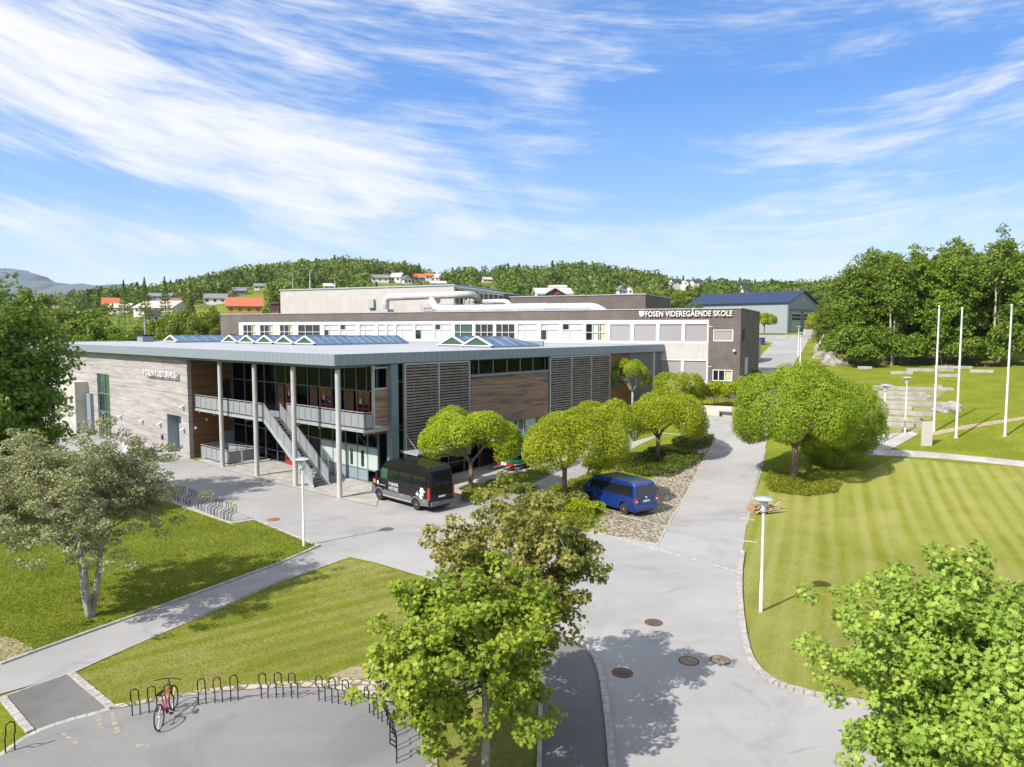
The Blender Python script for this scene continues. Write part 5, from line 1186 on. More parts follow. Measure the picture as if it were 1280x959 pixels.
# grey service box under the left tree and post by the left gable
q=G(168,566); o=empty('utility_box',q,RZ,'light grey flat-topped box at the edge of the yard behind the pale tree','box'); MB().box(-1.3,1.0,-.5,.5,0,1.0).build('body',M['panel_white'],o); MB().box(-1.4,1.1,-.6,.6,1.0,1.08).build('lid',M['slate_panel'],o)
lp=(BW(-72.5,6,0)); o=empty('lamp_post',(lp.x,lp.y,T(lp.x,lp.y)),0,'thin lamp post with a side arm left of the brick building','street lamp'); MB().lathe([(.11,-2),(.08,9.2)],(0,0,0),8).build('pole',M['railframe'],o); MB().box(-.9,.1,-.08,.08,9.1,9.22).build('arm',M['railframe'],o)

# ================= vegetation
RHOMB=np.array([(0,0,0),(.5,.42,.08),(0,1,0),(-.5,.42,.08)],float)
_m=[(0,0),(.30,-.04),(.24,.16),(.55,.34),(.30,.42),(.33,.72),(.13,.62)]
MAPLE=np.array([(x,y,0.28*abs(x)) for x,y in _m]+[(0,1.0,-.14)]+[(-x,y,0.28*abs(x)) for x,y in _m[:0:-1]],float)
HEX=np.array([(0,0,0),(.42,.22,.06),(.5,.6,.08),(0,1,0),(-.5,.6,.08),(-.42,.22,.06)],float)
def leaves(rs,pos,out,size,aspect,templ,up=.6,rnd=.8,droop=.3,age=None):
    """leaf faces: pos (n,3), out (n,3) outward directions"""
    n=len(pos); nr=out*.7+np.array([0,0,up])+rs.normal(0,rnd,(n,3)); nr/=np.linalg.norm(nr,axis=1)[:,None]+1e-9
    t=rs.normal(0,1,(n,3))+out*.6-np.array([0,0,droop]); t-=nr*(t*nr).sum(1)[:,None]; t/=np.linalg.norm(t,axis=1)[:,None]+1e-9
    b=np.cross(nr,t); s=size*rs.uniform(.65,1.25,n); k=len(templ)
    V=pos[:,None,:]+(b[:,None,:]*(templ[None,:,0,None]*aspect)+t[:,None,:]*(templ[None,:,1,None]-.5)+nr[:,None,:]*templ[None,:,2,None])*s[:,None,None]
    fc=np.arange(n*k).reshape(n,k)
    if age is None: age=rs.rand(n)
    return V.reshape(-1,3),fc,np.repeat(age,k)
def envelope_pt(rs,c,r,n,low=-.55):
    d=rs.normal(0,1,(n*3,3)); d/=np.linalg.norm(d,axis=1)[:,None]; d=d[d[:,2]>low][:n]
    return d
def broad_tree(name,seed,H,tr,c,r,nl,nsub,cr,nleaf,lsize,templ,lmat,bmat,aspect=.9,lob=.22,stems=1,low=-.5,up=.6,fork=.28,flat=.65,label=None,cat='tree',group=None,loc=(0,0,0),rz=0,subs=True,spread=.25,inner=.45):
    """tapered trunk, limbs reaching into an uneven crown, leaf clusters along the twigs"""
    rs=np.random.RandomState(seed); root=empty(name,loc,rz,label,cat,group)
    c=np.array(c,float); r=np.array(r,float); mb=MB(); cl=[]
    D=envelope_pt(rs,c,r,nl,low); ph=rs.rand(6)*6.28
    forkz=H*fork
    st=[]
    for k in range(stems):
        a=2*PI*k/stems+rs.rand()*1.2; off=np.array([math.cos(a),math.sin(a),0])*(spread if stems>1 else 0)
        p0=np.array([off[0]*.35,off[1]*.35,-.15]); p1=np.array([off[0]*1.2+rs.normal(0,.06),off[1]*1.2+rs.normal(0,.06),forkz]); p2=c*np.array([.5,.5,0])+off*3+np.array([0,0,c[2]*.98])
        mb.tube([p0,p0*.9+np.array([0,0,.35]),(p0+p1)/2+rs.normal(0,.04,3),p1,(p1+p2)/2+rs.normal(0,.10,3),p2],[tr*1.35,tr*1.05,tr*.95,tr*.82,tr*.5,tr*.18] if stems==1 else [tr*.85,tr*.75,tr*.68,tr*.6,tr*.4,tr*.15],10)
        st.append((p1,p2))
    for i,d in enumerate(D):
        lobe=1+lob*math.sin(d[0]*4+ph[0])*math.cos(d[1]*4.4+ph[1])+lob*.5*math.sin(d[2]*6+ph[2])+rs.normal(0,lob*.35); lobe=min(lobe,1.14 if r[2]<3 else 1.04)
        tip=c+d*r*lobe*(1 if i%3 else .72); p1,p2=st[i%len(st)]; t=rs.uniform(0,.75); s0=p1*(1-t)+p2*t
        if s0[2]>tip[2]-.1: s0=p1*(1-t*.2)+p2*t*.2
        mid=(s0+tip)/2+np.array([0,0,-.10*np.linalg.norm(tip-s0)])+rs.normal(0,.05*r[0],3)
        rad=tr*.30*(1-.4*t); mb.tube([s0,(s0+mid)/2,mid,(mid+tip)/2,tip],[rad,rad*.8,rad*.55,rad*.32,rad*.12],6)
        q=[mid*(1-u)+tip*u for u in np.linspace(inner,1,4)]
        for p in q[1:]: cl.append((p,1.0))
        for j in range(nsub):
            u=rs.uniform(.15,1); b0=mid*(1-u)+tip*u; e=b0+rs.normal(0,1,3)*np.minimum(r*.20,.62)+d*np.minimum(r*.07,.3); 
            if subs: mb.tube([b0,(b0+e)/2+rs.normal(0,.03,3),e],[rad*.3,rad*.2,rad*.08],5)
            cl.append((e,rs.uniform(.7,1.15)))
    P_=np.array([a for a,_ in cl]); S_=np.array([b for _,b in cl]); n=nleaf; k=rs.randint(0,len(P_),n)
    g=rs.normal(0,1,(n,3)); g/=np.linalg.norm(g,axis=1)[:,None]; rad=cr*S_[k]*np.cbrt(rs.uniform(.12,1,n)); pos=P_[k]+g*rad[:,None]*np.array([1,1,flat])
    out=pos-c; out/=np.linalg.norm(out,axis=1)[:,None]+1e-6; out=out*.5+g*.6
    ca=rs.rand(len(P_)); age=np.clip(.55*rs.rand(n)+.45*ca[k],0,1)
    V,Fc,A=leaves(rs,pos,out,lsize,aspect,templ,up=up,age=age)
    o=mb.build('trunk',bmat,root,smooth=True); me=mesh_np('crown',V,Fc,lmat,A); oc=bpy.data.objects.new('crown',me); COL.objects.link(oc); oc.parent=root
    return root
def willow(name,seed,H,c,r,nl,lumps,lump_r,nleaf,lmat,bmat,label,loc,tr=.16,group='round-headed willows',holes=(),lsize=.14,stems=5,low=-.30,cat='tree'):
    """ball-pruned willow: short trunk, fan of bare limbs, dense lumpy shell of fine leaves"""
    rs=np.random.RandomState(seed); root=empty(name,loc,0,label,cat,group); c=np.array(c,float); r=np.array(r,float); mb=MB()
    i=np.arange(lumps); z=1-(1-low)*(i+.5)/lumps; th=i*2.39996; q=np.sqrt(1-z*z); D=np.stack([q*np.cos(th),q*np.sin(th),z],1)+rs.normal(0,.13,(lumps,3)); D/=np.linalg.norm(D,axis=1)[:,None]
    ph=rs.rand(4)*6.28; lob=1+.12*np.sin(D[:,0]*3.2+ph[0])*np.cos(D[:,1]*3+ph[1])+rs.normal(0,.045,lumps)
    L_=c+D*(r-lump_r*.75)*lob[:,None]; keep=np.ones(lumps,bool)
    for hx,hy,hz,hr in holes: keep&=((D-np.array([hx,hy,hz]))**2).sum(1)>hr*hr
    L_=L_[keep]; D=D[keep]; R2=lump_r*rs.uniform(.75,1.25,len(L_))
    fz=c[2]-r[2]*.75; fz=max(.5,fz)
    mb.tube([(0,0,-.15),(.02,0,.3),(.03,.02,fz)],[tr*1.5,tr*1.1,tr],10)
    for k in range(stems):
        a=2*PI*k/stems+rs.rand(); e=c+np.array([math.cos(a)*r[0]*.45,math.sin(a)*r[1]*.45,r[2]*.1]); m_=np.array([math.cos(a)*r[0]*.22,math.sin(a)*r[1]*.22,(fz+e[2])/2-.1])
        mb.tube([(0.03,0.02,fz-.1),m_*.6+np.array([0,0,fz*.4]),m_,e],[tr*.6,tr*.52,tr*.42,tr*.2],7)
        for j in rs.choice(len(L_),9):
            if (L_[j]-c)@(e-c)>-.2: mb.tube([m_*(.5)+e*.5,(e+L_[j])/2,L_[j]],[tr*.22,tr*.15,tr*.05],5)
    n=nleaf; w_=R2**2; k=rs.choice(len(L_),n,p=w_/w_.sum()); g=rs.normal(0,1,(n,3)); g/=np.linalg.norm(g,axis=1)[:,None]
    od=(g*D[k]).sum(1); g[od<-.25]*=-1; rr=R2[k]*np.cbrt(rs.uniform(.45,1.15,n)); pos=L_[k]+g*rr[:,None]
    ca=rs.rand(len(L_)); age=np.clip(.55*rs.rand(n)+.45*ca[k],0,1)
    V,Fc,A=leaves(rs,pos,g*.8+D[k]*.3,lsize,.42,RHOMB,up=.35,rnd=.55,droop=-.2,age=age)
    mb.build('trunk',bmat,root,smooth=True); me=mesh_np('crown',V,Fc,lmat,A); oc=bpy.data.objects.new('crown',me); COL.objects.link(oc); oc.parent=root
    return root
LW_=M['leaf_willow']; BB=M['bark_brown']
W0='round-pruned willow '
willow('willow_tree',1,5.9,(0,0,3.5),(3.1,2.9,1.95),0,30,.98,40000,LW_,BB,W0+'behind the black minibus, with a bare patch showing branches',G(588,616),holes=((.35,-.75,.45,.42),(.0,-.9,-.2,.45)),tr=.15)
willow('willow_tree',2,5.8,(.50,0,3.7),(3.1,2.9,2.0),0,32,1.0,46000,LW_,BB,W0+'standing behind the front of the blue van',G(705,630),holes=((0,-.95,-.25,.38),),tr=.15)
willow('willow_tree',3,6,(-1.1,0,3.3),(2.7,2.3,1.75),0,26,.88,26000,LW_,BB,W0+'half hidden between the two broadest ones, thin post beneath',atY(772,560,51.5)-Vector((0,0,atY(772,560,51.5).z-T(7.7,51.5))),holes=((-.5,-.8,0,.5),),tr=.09)
willow('willow_tree',4,6,(.75,0,3.15),(2.75,2.6,1.9),0,30,.92,38000,LW_,BB,W0+'over the dark ground cover beyond the blue van',G(822,575),tr=.14,holes=((-.6,-.75,-.1,.3),))
willow('willow_tree',5,5,(-.2,0,3.6),(2.0,1.7,1.7),0,11,.66,11000,LW_,M['bark_grey'],W0+'sparse and tall, in front of the far end of the timber hall',G(790,520),holes=((0,-.9,-.1,.55),),tr=.10)
willow('willow_tree',6,4,(0,0,2.7),(2.5,2.0,1.25),0,18,.82,17000,LW_,M['bark_grey'],W0+'low and wide, before the grey sunscreens of the school',G(846,518),holes=((.2,-.9,-.2,.5),),tr=.10)
willow('willow_tree',7,7.6,(.1,0,4.55),(3.75,3.5,3.1),0,52,1.12,76000,M['leaf_willow_green'],BB,W0+'largest one, on the lawn edge right of the road',G(992,600),holes=((.0,-.85,-.45,.33),),tr=.20,low=-.55)
willow('willow_tree',8,7,(0,0,3.0),(2.85,2.8,2.9),0,42,1.0,48000,M['leaf_willow_green'],BB,W0+'behind the largest one, toward the stone steps',Vector((22.9,49.6,T(22.9,49.6))),tr=.16,low=-.92)
willow('willow_tree',9,4,(0,0,3.2),(2.6,2.4,1.5),0,30,.7,8000,LW_,BB,W0+'small one on the grass before the blue-roofed hall',G(955,419),tr=.12,lsize=.26)
willow('willow_tree',10,5,(0,0,3.0),(1.6,1.6,2.0),0,24,.6,5000,LW_,BB,W0+'narrow one at the right corner of the blue-roofed hall',G(1017,424),tr=.1,lsize=.26)
def shrub(p,r,h,seed,lab,mat,n=1500,ls=.16,lumps=12,group=None,cat='shrub',name='shrub'):
    rs=np.random.RandomState(seed); root=empty(name,p,0,lab,cat,group)
    L_=np.stack([rs.uniform(-.6,.6,lumps)*r,rs.uniform(-.6,.6,lumps)*r*.8,rs.uniform(.35,.75,lumps)*h],1); k=rs.randint(0,lumps,n); g=rs.normal(0,1,(n,3)); g/=np.linalg.norm(g,axis=1)[:,None]; g[:,2]=np.abs(g[:,2])*.9-.1
    pos=L_[k]+g*np.array([r*.42,r*.42,h*.38])*np.cbrt(rs.uniform(.4,1,n))[:,None]; pos[:,2]=np.maximum(.03,pos[:,2])
    V,Fc,A=leaves(rs,pos,g,ls,.6,RHOMB,up=.5); me=mesh_np('foliage',V,Fc,mat,A); o=bpy.data.objects.new('foliage',me); COL.objects.link(o); o.parent=root
    m=MB()
    for j in range(5): q=L_[j%lumps]; m.tube([(q[0]*.2,q[1]*.2,-.05),(q[0]*.7,q[1]*.7,q[2]*.6),tuple(q)],[.025,.018,.008],5)
    m.build('stems',BB,root); return root
for i,(px,py,r,h) in enumerate(((872,505,1.5,1.5),(886,503,1.5,1.6),(899,502,1.5,1.7),(913,502,1.4,1.5),(926,501,1.3,1.5),(938,500,1.2,2.0))):
    q=G(px,py+12); q=Vector((q.x,q.y+1.2,T(q.x,q.y)+.4)); shrub(q,r,h+.7,20+i,'leafy yellow-green shrub behind the retaining wall, %s from the left'%('first','second','third','fourth','fifth','sixth')[i],LW_,2600,.17,14,'shrubs behind the retaining wall')
for i,(px,py,lb) in enumerate(((947,487,'dark low shrub at the foot of the brick corner by the road'),(943,478,'dark shrub beside the brick side wall, farther up'))):
    shrub(G(px,py),1.0,1.6,40+i,lb,M['leaf_dark'],1600,.18,9)
for i,(px,py,r,h,lb) in enumerate(((745,604,1.25,1.9,'rounded bright bush touching the nose of the blue van'),(730,641,1.3,.9,'low bright bush below the front wheel of the blue van'),(712,636,1.2,1.3,'pale bronze-tipped bush beside the low bright bush'),(690,641,1.2,1.2,'bronze-tipped bush left of the willow trunk by the blue van'),(668,640,1.2,1.2,'bronze-tipped bush nearest the maple top'),(655,625,1.0,1.1,'pale bush at the edge of the light path'))):
    shrub(G(px,py),r,h,50+i,lb,M['leaf_willow'] if i<2 else M['leaf_spirea'],3800,.12,14)
def cover(name,poly,h,dens,ls,mat,lab,seed,templ=RHOMB,aspect=.5,mound=.5,up=.8):
    rs=np.random.RandomState(seed); P2=np.array([(p[0],p[1]) for p in poly]); lo=P2.min(0); hi=P2.max(0)
    def area(): return abs(sum(P2[i][0]*P2[(i+1)%len(P2)][1]-P2[(i+1)%len(P2)][0]*P2[i][1] for i in range(len(P2))))/2
    n=int(area()*dens); pts=[]
    bx=(hi-lo).prod(); q=rs.uniform(lo,hi,(int(n*bx/max(area(),.1)*1.1)+10,2)); ins=np.zeros(len(q),bool); j=len(P2)-1
    for i in range(len(P2)):
        a=P2[i]; b=P2[j]; cnd=((a[1]>q[:,1])!=(b[1]>q[:,1])); x=(b[0]-a[0])*(q[:,1]-a[1])/((b[1]-a[1])+1e-12)+a[0]; ins^=cnd&(q[:,0]<x); j=i
    q=q[ins]; n=len(q); hh=h*(1-mound+mound*(.5+.5*np.sin(q[:,0]*2.1+seed)*np.cos(q[:,1]*2.4)))*np.sqrt(rs.uniform(.05,1,n))
    pos=np.stack([q[:,0],q[:,1],terr(q[:,0],q[:,1])+hh],1); out=rs.normal(0,.4,(n,3)); V,Fc,A=leaves(rs,pos,out,ls,aspect,templ,up=up,droop=-.5)
    o=bpy.data.objects.new(name,mesh_np(name,V,Fc,mat,A)); COL.objects.link(o); return tag(o,lab,'ground cover',kind='stuff')
LC=M['leaf_cover']
cover('hedge_strip',P((578,618),(640,597),(700,583),(722,576),(718,583),(692,592),(650,612),(598,629),(576,629)),.55,420,.13,LC,'low clipped green hedge strip along the walkway by the timber hall',1)
cover('ground_cover',P((622,651),(650,634),(690,613),(722,601),(748,592),(752,600),(725,618),(722,632),(745,642),(738,662),(690,659)),.45,420,.12,LC,'low green planting round the willow beside the blue van',2)
cover('ground_cover',P((778,590),(812,564),(868,567),(880,576),(855,590),(838,598),(802,597)),.60,520,.13,M['leaf_juniper'],'dark green planting bed beneath the willow beyond the blue van',3)
cover('ground_cover',P((838,556),(862,545),(893,548),(888,560),(862,566)),.60,460,.13,M['leaf_juniper'],'small green bed at the far end of the cobbled bays',4)
cover('ground_cover',P((955,603),(965,590),(990,594),(1012,600),(1040,602),(1052,606),(1046,617),(1010,622),(962,616)),.40,460,.12,LC,'low yellow-green planting round the foot of the largest willow',5)
# maples in the foreground
LM=M['leaf_maple']
broad_tree('maple_tree',11,5.6,.10,(-.35,-.1,3.15),(1.95,1.85,1.72),36,8,.32,24000,.125,MAPLE,LM,M['bark_grey'],1.0,.32,label='fresh green maple in front, its grey trunk by the frame edge',group='maples on the island lawn',loc=Vector((-.65,16.3,0)),low=-.75,fork=.42,flat=.7,up=.7)
broad_tree('maple_tree',12,6.7,.10,(.18,0,4.75),(1.85,1.8,1.85),36,8,.32,23000,.118,MAPLE,M['leaf_bronze'],M['bark_grey'],1.0,.30,label='bronze-tinged maple just behind the fresh green one',group='maples on the island lawn',loc=Vector((-.05,19.4,0)),low=-.75,fork=.40,flat=.65,up=.7)
broad_tree('maple_tree',13,6.0,.12,(0,0,3.75),(2.2,2.1,2.2),42,8,.34,34000,.118,MAPLE,M['leaf_maple_pale'],M['bark_grey'],1.0,.24,label='pale green maple on the right lawn, its spiky top leftmost',group='maples at the right corner',loc=Vector((9.35,14.6,0)),low=-.8,fork=.35,flat=.7,up=.7)
broad_tree('maple_tree',14,5.6,.12,(0,0,3.7),(2.4,2.2,2.3),44,8,.35,36000,.115,MAPLE,M['leaf_maple_pale'],M['bark_grey'],1.0,.22,label='pale green maple filling the lower right corner of the view',group='maples at the right corner',loc=Vector((10.3,11.9,0)),low=-.8,fork=.35,flat=.7,up=.7)
# left: pale grey-green tree with several stems, and the big dark tree behind
q=G(112,771)
broad_tree('whitebeam_tree',21,7.2,.16,(-.75,.2,4.6),(3.75,3.2,2.3),52,10,.34,62000,.095,HEX,M['leaf_grey'],M['bark_grey'],.62,.20,stems=3,label='grey-green flowering tree with forked grey stems on the left lawn',loc=q,low=-.35,fork=.30,flat=.55,up=.55,spread=.28)
broad_tree('maple_tree',22,13.6,.34,(0,0,8.0),(4.0,4.4,6.0),80,10,.72,60000,.21,MAPLE,M['leaf_dark'],M['bark_grey'],1.0,.16,label='tall dark green maple at the left edge before the concrete wall',loc=Vector((-30.4,40,0)),low=-.9,fork=.2,flat=.7)
# woods on the right
pr=[]
for k,(sd_,nlf) in enumerate(((31,26000),(32,24000),(33,24000))):
    pr.append(broad_tree('birch_tree' if k==1 else 'wood_tree',sd_,16,.24,(0,0,9.2),(3.1,3.1,7.0),64,8,.70,nlf,.28,HEX,M['leaf_wood'],M['birch'] if k!=0 else M['bark_brown'],.8,.22,low=-.85,fork=.22,flat=.7,label='x',group='trees of the wood on the right',loc=(0,0,-60)))
wl=[(1064,454,318,'leftmost tall tree of the wood',0),(1082,456,309,'second tall tree of the wood from the left',2),(1102,452,304,'third tall tree of the wood, one pale stem showing',1),(1124,455,300,'fourth tall tree of the wood',0),(1150,454,296,'fifth tall tree, above the left flagpole',2),(1176,455,292,'sixth tall tree, top right of the left flagpole',0),(1198,453,291,'seventh tall tree, behind the middle flagpole',1),(1222,455,300,'eighth tree, lower gap before the birch',2),(1240,449,289,'tall tree directly behind the birch with the white fork',0),(1268,455,284,'tall tree behind the rightmost flagpole',0),(1300,456,286,'tall tree at the right frame edge',2),(1112,449,308,'slim tree filling the gap behind the fourth tall tree',1),(1163,449,299,'slim tree between the fifth and sixth tall trees',2),(1210,448,297,'slim tree between the seventh and eighth trees',0),(1256,447,292,'slim tree just right of the tall birch',2),(1137,448,302,'slim tree between the fourth and fifth tall trees',0),
 
 (1036,442,378,'small bushy tree at the left end of the wood',2),(1078,446,340,'rounded tree in the second row behind the left end',0)]
for i,(px,py,ty,lb,k) in enumerate(wl):
    p=G(px,py)+Vector((0,(i*37%5)*.9,0)); p.z=T(p.x,p.y); top=atY(px,ty,p.y).z; s=(top-p.z)/17.6; r_=pr[k] if i in (0,1,2) and pr[k].location.z<-50 else None
    k0={0:0,1:2,2:1}
    if r_ is not None: r_.location=p; r_.scale=(s*1.02,s*1.02,s); r_.rotation_euler=(0,0,i*1.7); r_['label']=lb+', dense and leafy'
    else: dup(pr[k],p,i*1.7,(min(s,1.1)*1.02,min(s,1.1)*1.02,s),lb+', dense and leafy')
for i,(px,py) in enumerate(((1048,455),(1066,459),(1085,461),(1110,458),(1135,459),(1160,457),(1185,458),(1210,459),(1235,460),(1262,459),(1285,458))):
    p=G(px,py); p.y+=1.0; p.z=T(p.x,p.y)-.1; shrub(p,2.6,4.2+1.2*math.sin(i*2.3),70+i,'bushy undergrowth at the wood edge, %s from the left'%('first','second','third','fourth','fifth','sixth','seventh','eighth','ninth','tenth','eleventh')[i],M['leaf_wood'],2600,.36,12,'bushes along the wood edge')
for sd_,px,py,ty,lb,kx in ((61,1243,455,286,'tall open birch at the right with a white forked stem',1.0),(62,1116,457,318,'open birch in the left half of the wood with a pale bare stem',.8)):
    p=G(px,py); H_=atY(px,ty,p.y).z-p.z
    broad_tree('birch_tree',sd_,H_,.17,(0,0,H_*.72),(2.3*kx,2.2*kx,H_*.27),34,7,.55,6500,.27,HEX,M['leaf_wood'],M['birch'],.8,.2,stems=2,label=lb,group='trees of the wood on the right',loc=p,low=-.8,fork=.50,flat=.7,spread=.5)
# trees of the town behind the school
tp=[]
for k,sd_ in enumerate((41,42,43)): tp.append(broad_tree('garden_tree',sd_,10,.20,(0,0,6.0),(4.2,4.2,4.2),36,6,.95,12000,.34,HEX,(M['leaf_mid'],M['leaf_wood'],M['leaf_mid'])[k],BB,.8,.16,low=-.8,fork=.2,label='x',group='trees behind the school',loc=(0,0,-60),subs=False))
def conifer(name,seed,H,r,n,loc,label):
    rs=np.random.RandomState(seed); root=empty(name,loc,0,label,'tree','trees behind the school'); MB().tube([(0,0,-.5),(0,0,H*.5),(0,0,H*.98)],[.22,.14,.03],7).build('trunk',BB,root)
    t=rs.uniform(.0,1,n)**.8; a=rs.uniform(0,2*PI,n); tier=(t*14)%1; rad=r*(1-t)*(.55+.5*tier)*np.sqrt(rs.uniform(.3,1,n)); pos=np.stack([rad*np.cos(a),rad*np.sin(a),H*(.12+.88*t)-rad*.25],1); out=np.stack([np.cos(a),np.sin(a),0*a],1)
    V,Fc,A=leaves(rs,pos,out,.5,.5,RHOMB,up=.4,droop=.3); me=mesh_np('crown',V,Fc,M['leaf_dark'],A); o=bpy.data.objects.new('crown',me); COL.objects.link(o); o.parent=root; return root
tl=[(104,379,112,1.0,0,'broad leafy tree rising over the left end of the low roof'),(140,395,106,.8,1,'rounded tree left of the roof vent mast'),(72,391,118,1.0,2,'bushy tree behind the tall maple at the left'),(44,388,122,.9,0,'leafy tree half hidden by the tall maple at the left'),(46,360,150,.55,1,'dark rounded tree standing highest beside the tall maple'),
 (213,389,112,.9,1,'dense tree right of the roof vent mast'),(246,384,116,.9,0,'broad tree directly left of the brick building'),(268,392,112,.6,2,'narrow tree touching the left corner of the brick building'),(190,404,108,.5,0,'small tree on the meadow by the roof vent'),(232,388,104,.7,2,'bushy tree before the left corner of the brick building'),
 (24,380,150,.9,0,'leafy tree at the left edge behind the tall maple'),(160,407,100,.7,1,'low bush-like tree right behind the roof vent'),(334,392,118,.4,0,'small tree beside the red boxy building'),
 (838,372,190,1.0,0,'light tree behind the right end of the dark brick block'),(852,366,205,1.1,2,'bushy tree left of the blue roof'),(874,362,215,1.4,0,'wide light tree over the left end of the blue roof'),(900,364,225,1.1,2,'bushy tree over the middle of the blue roof'),(868,378,170,.9,0,'low light tree between the brick school and the blue roof'),(826,380,165,.6,2,'small tree at the corner of the dark brick block'),
 (1012,364,230,1.0,0,'leafy tree behind the gable of the blue-roofed hall'),(1028,376,185,.9,2,'bushy tree between the hall and the wood'),(648,366,200,.9,0,'light tree left of the white-roofed house'),(628,364,210,.8,2,'bushy tree right of the plant enclosure'),(728,364,215,1.0,1,'dark tree right of the red gable'),(800,368,200,.8,0,'light tree right of the paired white gables'),(712,366,225,.8,2,'bushy tree behind the red gable'),(752,362,240,1.0,0,'wide light tree left of the paired white gables')]
for i,(px,ty,Y,wk,k,lb) in enumerate(tl):
    X=(px-CX)/F*Y; z=T(X,Y); H=max(4,atY(px,ty,Y).z-z); s=H/10.2; sx=s if abs(wk-1)<.01 else s*wk
    if tp[k].location.z<-50: r_=tp[k]; r_.location=(X,Y,z); r_.scale=(sx,sx,s); r_['label']=lb
    else: dup(tp[k],(X,Y,z),i*2.1,(sx,sx,s),lb)
for i,(px,ty,Y,lb) in enumerate(((158,350,240,'dark pointed conifer left of the hill, first'),(184,347,245,'dark pointed conifer left of the hill, second and taller'),(209,346,250,'dark pointed conifer at the foot of the hill slope'),(342,352,225,'dark conifer rising left of the pale block'),(762,350,235,'dark conifer above the dark brick block'),(240,366,190,'small conifer above the round trees'))):
    X=(px-CX)/F*Y; z=T(X,Y); conifer('conifer',90+i,atY(px,ty,Y).z-z,4.2,2600,(X,Y,z),lb)

# ================= houses of the town
WM={k:pm('house_'+k,c) for k,c in dict(white=(.60,.59,.57),yellow=(.50,.30,.06),red=(.30,.03,.02),grey=(.22,.24,.26),dark=(.05,.05,.055),beige=(.42,.36,.28)).items()}
RM={k:pm('rooftile_'+k,c,rough=.8) for k,c in dict(orange=(.42,.12,.05),brown=(.20,.09,.06),grey=(.17,.175,.18),pale=(.46,.40,.37),white=(.46,.46,.47),black=(.035,.037,.042),pink=(.58,.45,.40)).items()}
HS=[]
def house(x0,x1,yb,yt,wall,roof,lb,rot=0.2,rh=.45,flat=False,Yf=None,gable=None,dep=.8):
    xc=(x0+x1)/2
    if Yf: p=Vector(((xc-CX)/F*Yf,Yf,0)); p.z=max(T(p.x,p.y)-1,atY(xc,yb,Yf).z)
    else:
        p=G(xc,yb); 
    if p.y>640: p=Vector(((xc-CX)/F*560,560,0)); p.z=atY(xc,yb,560).z
    mp=p.y/F; W2=(x1-x0)*mp/(abs(math.cos(rot))+dep*abs(math.sin(rot))); D2=W2*dep; H2=(yb-yt)*mp; HS.append((xc,(x1-x0)/2,p.y,yb,yt))
    r=empty('house',p,rot,lb,'house','houses of the town'); hw=H2*(1-rh); m=MB(); m.box(-W2/2,W2/2,-D2/2,D2/2,-5,hw)
    if not flat and gable!='x': m.add([(-W2/2,-D2/2,hw-.01),(-W2/2,D2/2,hw-.01),(-W2/2,0,H2-.05),(W2/2,-D2/2,hw-.01),(W2/2,D2/2,hw-.01),(W2/2,0,H2-.05)],[(0,1,2),(5,4,3),(0,2,5,3),(1,4,5,2),(0,3,4,1)])
    if gable=='x': m.add([(-W2/2,-D2/2,hw-.01),(W2/2,-D2/2,hw-.01),(0,-D2/2,H2-.05),(-W2/2,D2/2,hw-.01),(W2/2,D2/2,hw-.01),(0,D2/2,H2-.05)],[(0,1,2),(5,4,3),(0,3,4,1),(0,2,5,3),(1,4,5,2)])
    m.build('wall',WM[wall],r); q=MB(); e=.5
    if flat: q.box(-W2/2-e,W2/2+e,-D2/2-e,D2/2+e,hw,H2)
    elif gable=='x':
        for s in (1,-1): q.add([(s*(W2/2+e),-D2/2-e,hw-e*.4),(0,-D2/2-e,H2),(0,D2/2+e,H2),(s*(W2/2+e),D2/2+e,hw-e*.4),(s*(W2/2+e),-D2/2-e,hw-e*.4+.25),(0,-D2/2-e,H2+.3),(0,D2/2+e,H2+.3),(s*(W2/2+e),D2/2+e,hw-e*.4+.25)],[(0,1,2,3),(7,6,5,4),(0,4,5,1),(1,5,6,2),(2,6,7,3),(3,7,4,0)])
    else:
        for s in (1,-1): q.add([(-W2/2-e,s*(D2/2+e),hw-e*.4),(-W2/2-e,0,H2),(W2/2+e,0,H2),(W2/2+e,s*(D2/2+e),hw-e*.4),(-W2/2-e,s*(D2/2+e),hw-e*.4+.25),(-W2/2-e,0,H2+.3),(W2/2+e,0,H2+.3),(W2/2+e,s*(D2/2+e),hw-e*.4+.25)],[(0,1,2,3),(7,6,5,4),(0,4,5,1),(1,5,6,2),(2,6,7,3),(3,7,4,0)])
    q.build('roof',RM[roof],r)
    n=max(2,int(W2/3.2))
    for i in range(n): x=-W2/2+(i+.5)*W2/n; MB().box(x-.6,x+.6,-D2/2-.06,-D2/2+.02,max(.3,hw*.35),max(.9,hw*.8)).build('window',M['glass_dark'],r)
    return r
house(127,157,387,373,'dark','orange','house with an orange roof and dark gable, left of the wide pale roof',rot=.5,rh=.6)
house(140,166,391,380,'white','pale','low white house with a pale roof just below the orange-roofed one',rot=.1)
house(176,233,392,377,'white','pink','long white house under a wide pinkish roof among the trees',rot=-.15,rh=.55)
house(186,218,376,367,'grey','grey','grey house with a grey roof above the wide pinkish roof',rot=.1)
house(204,228,381,373,'beige','brown','small brown-roofed house behind the right end of the pinkish roof',rot=.1)
house(182,201,403,388,'white','black','little white house with a black roof in front of the pinkish one',rot=.4)
house(256,286,380,368,'white','grey','white house with a grey roof left of the orange-roofed yellow one',rot=.2)
house(281,331,392,373,'yellow','orange','yellow house with a bright orange roof and grey front gable',rot=.35,rh=.55)
house(341,356,394,379,'red','brown','red boxy building touching the pale block',rot=-.4,rh=.05,flat=True,Yf=132)
house(290,309,369,360,'grey','grey','grey house half hidden on the slope above the yellow one',rot=.3)
house(318,332,362,355,'white','grey','small white-grey house on the slope left of the conifer',rot=.2)
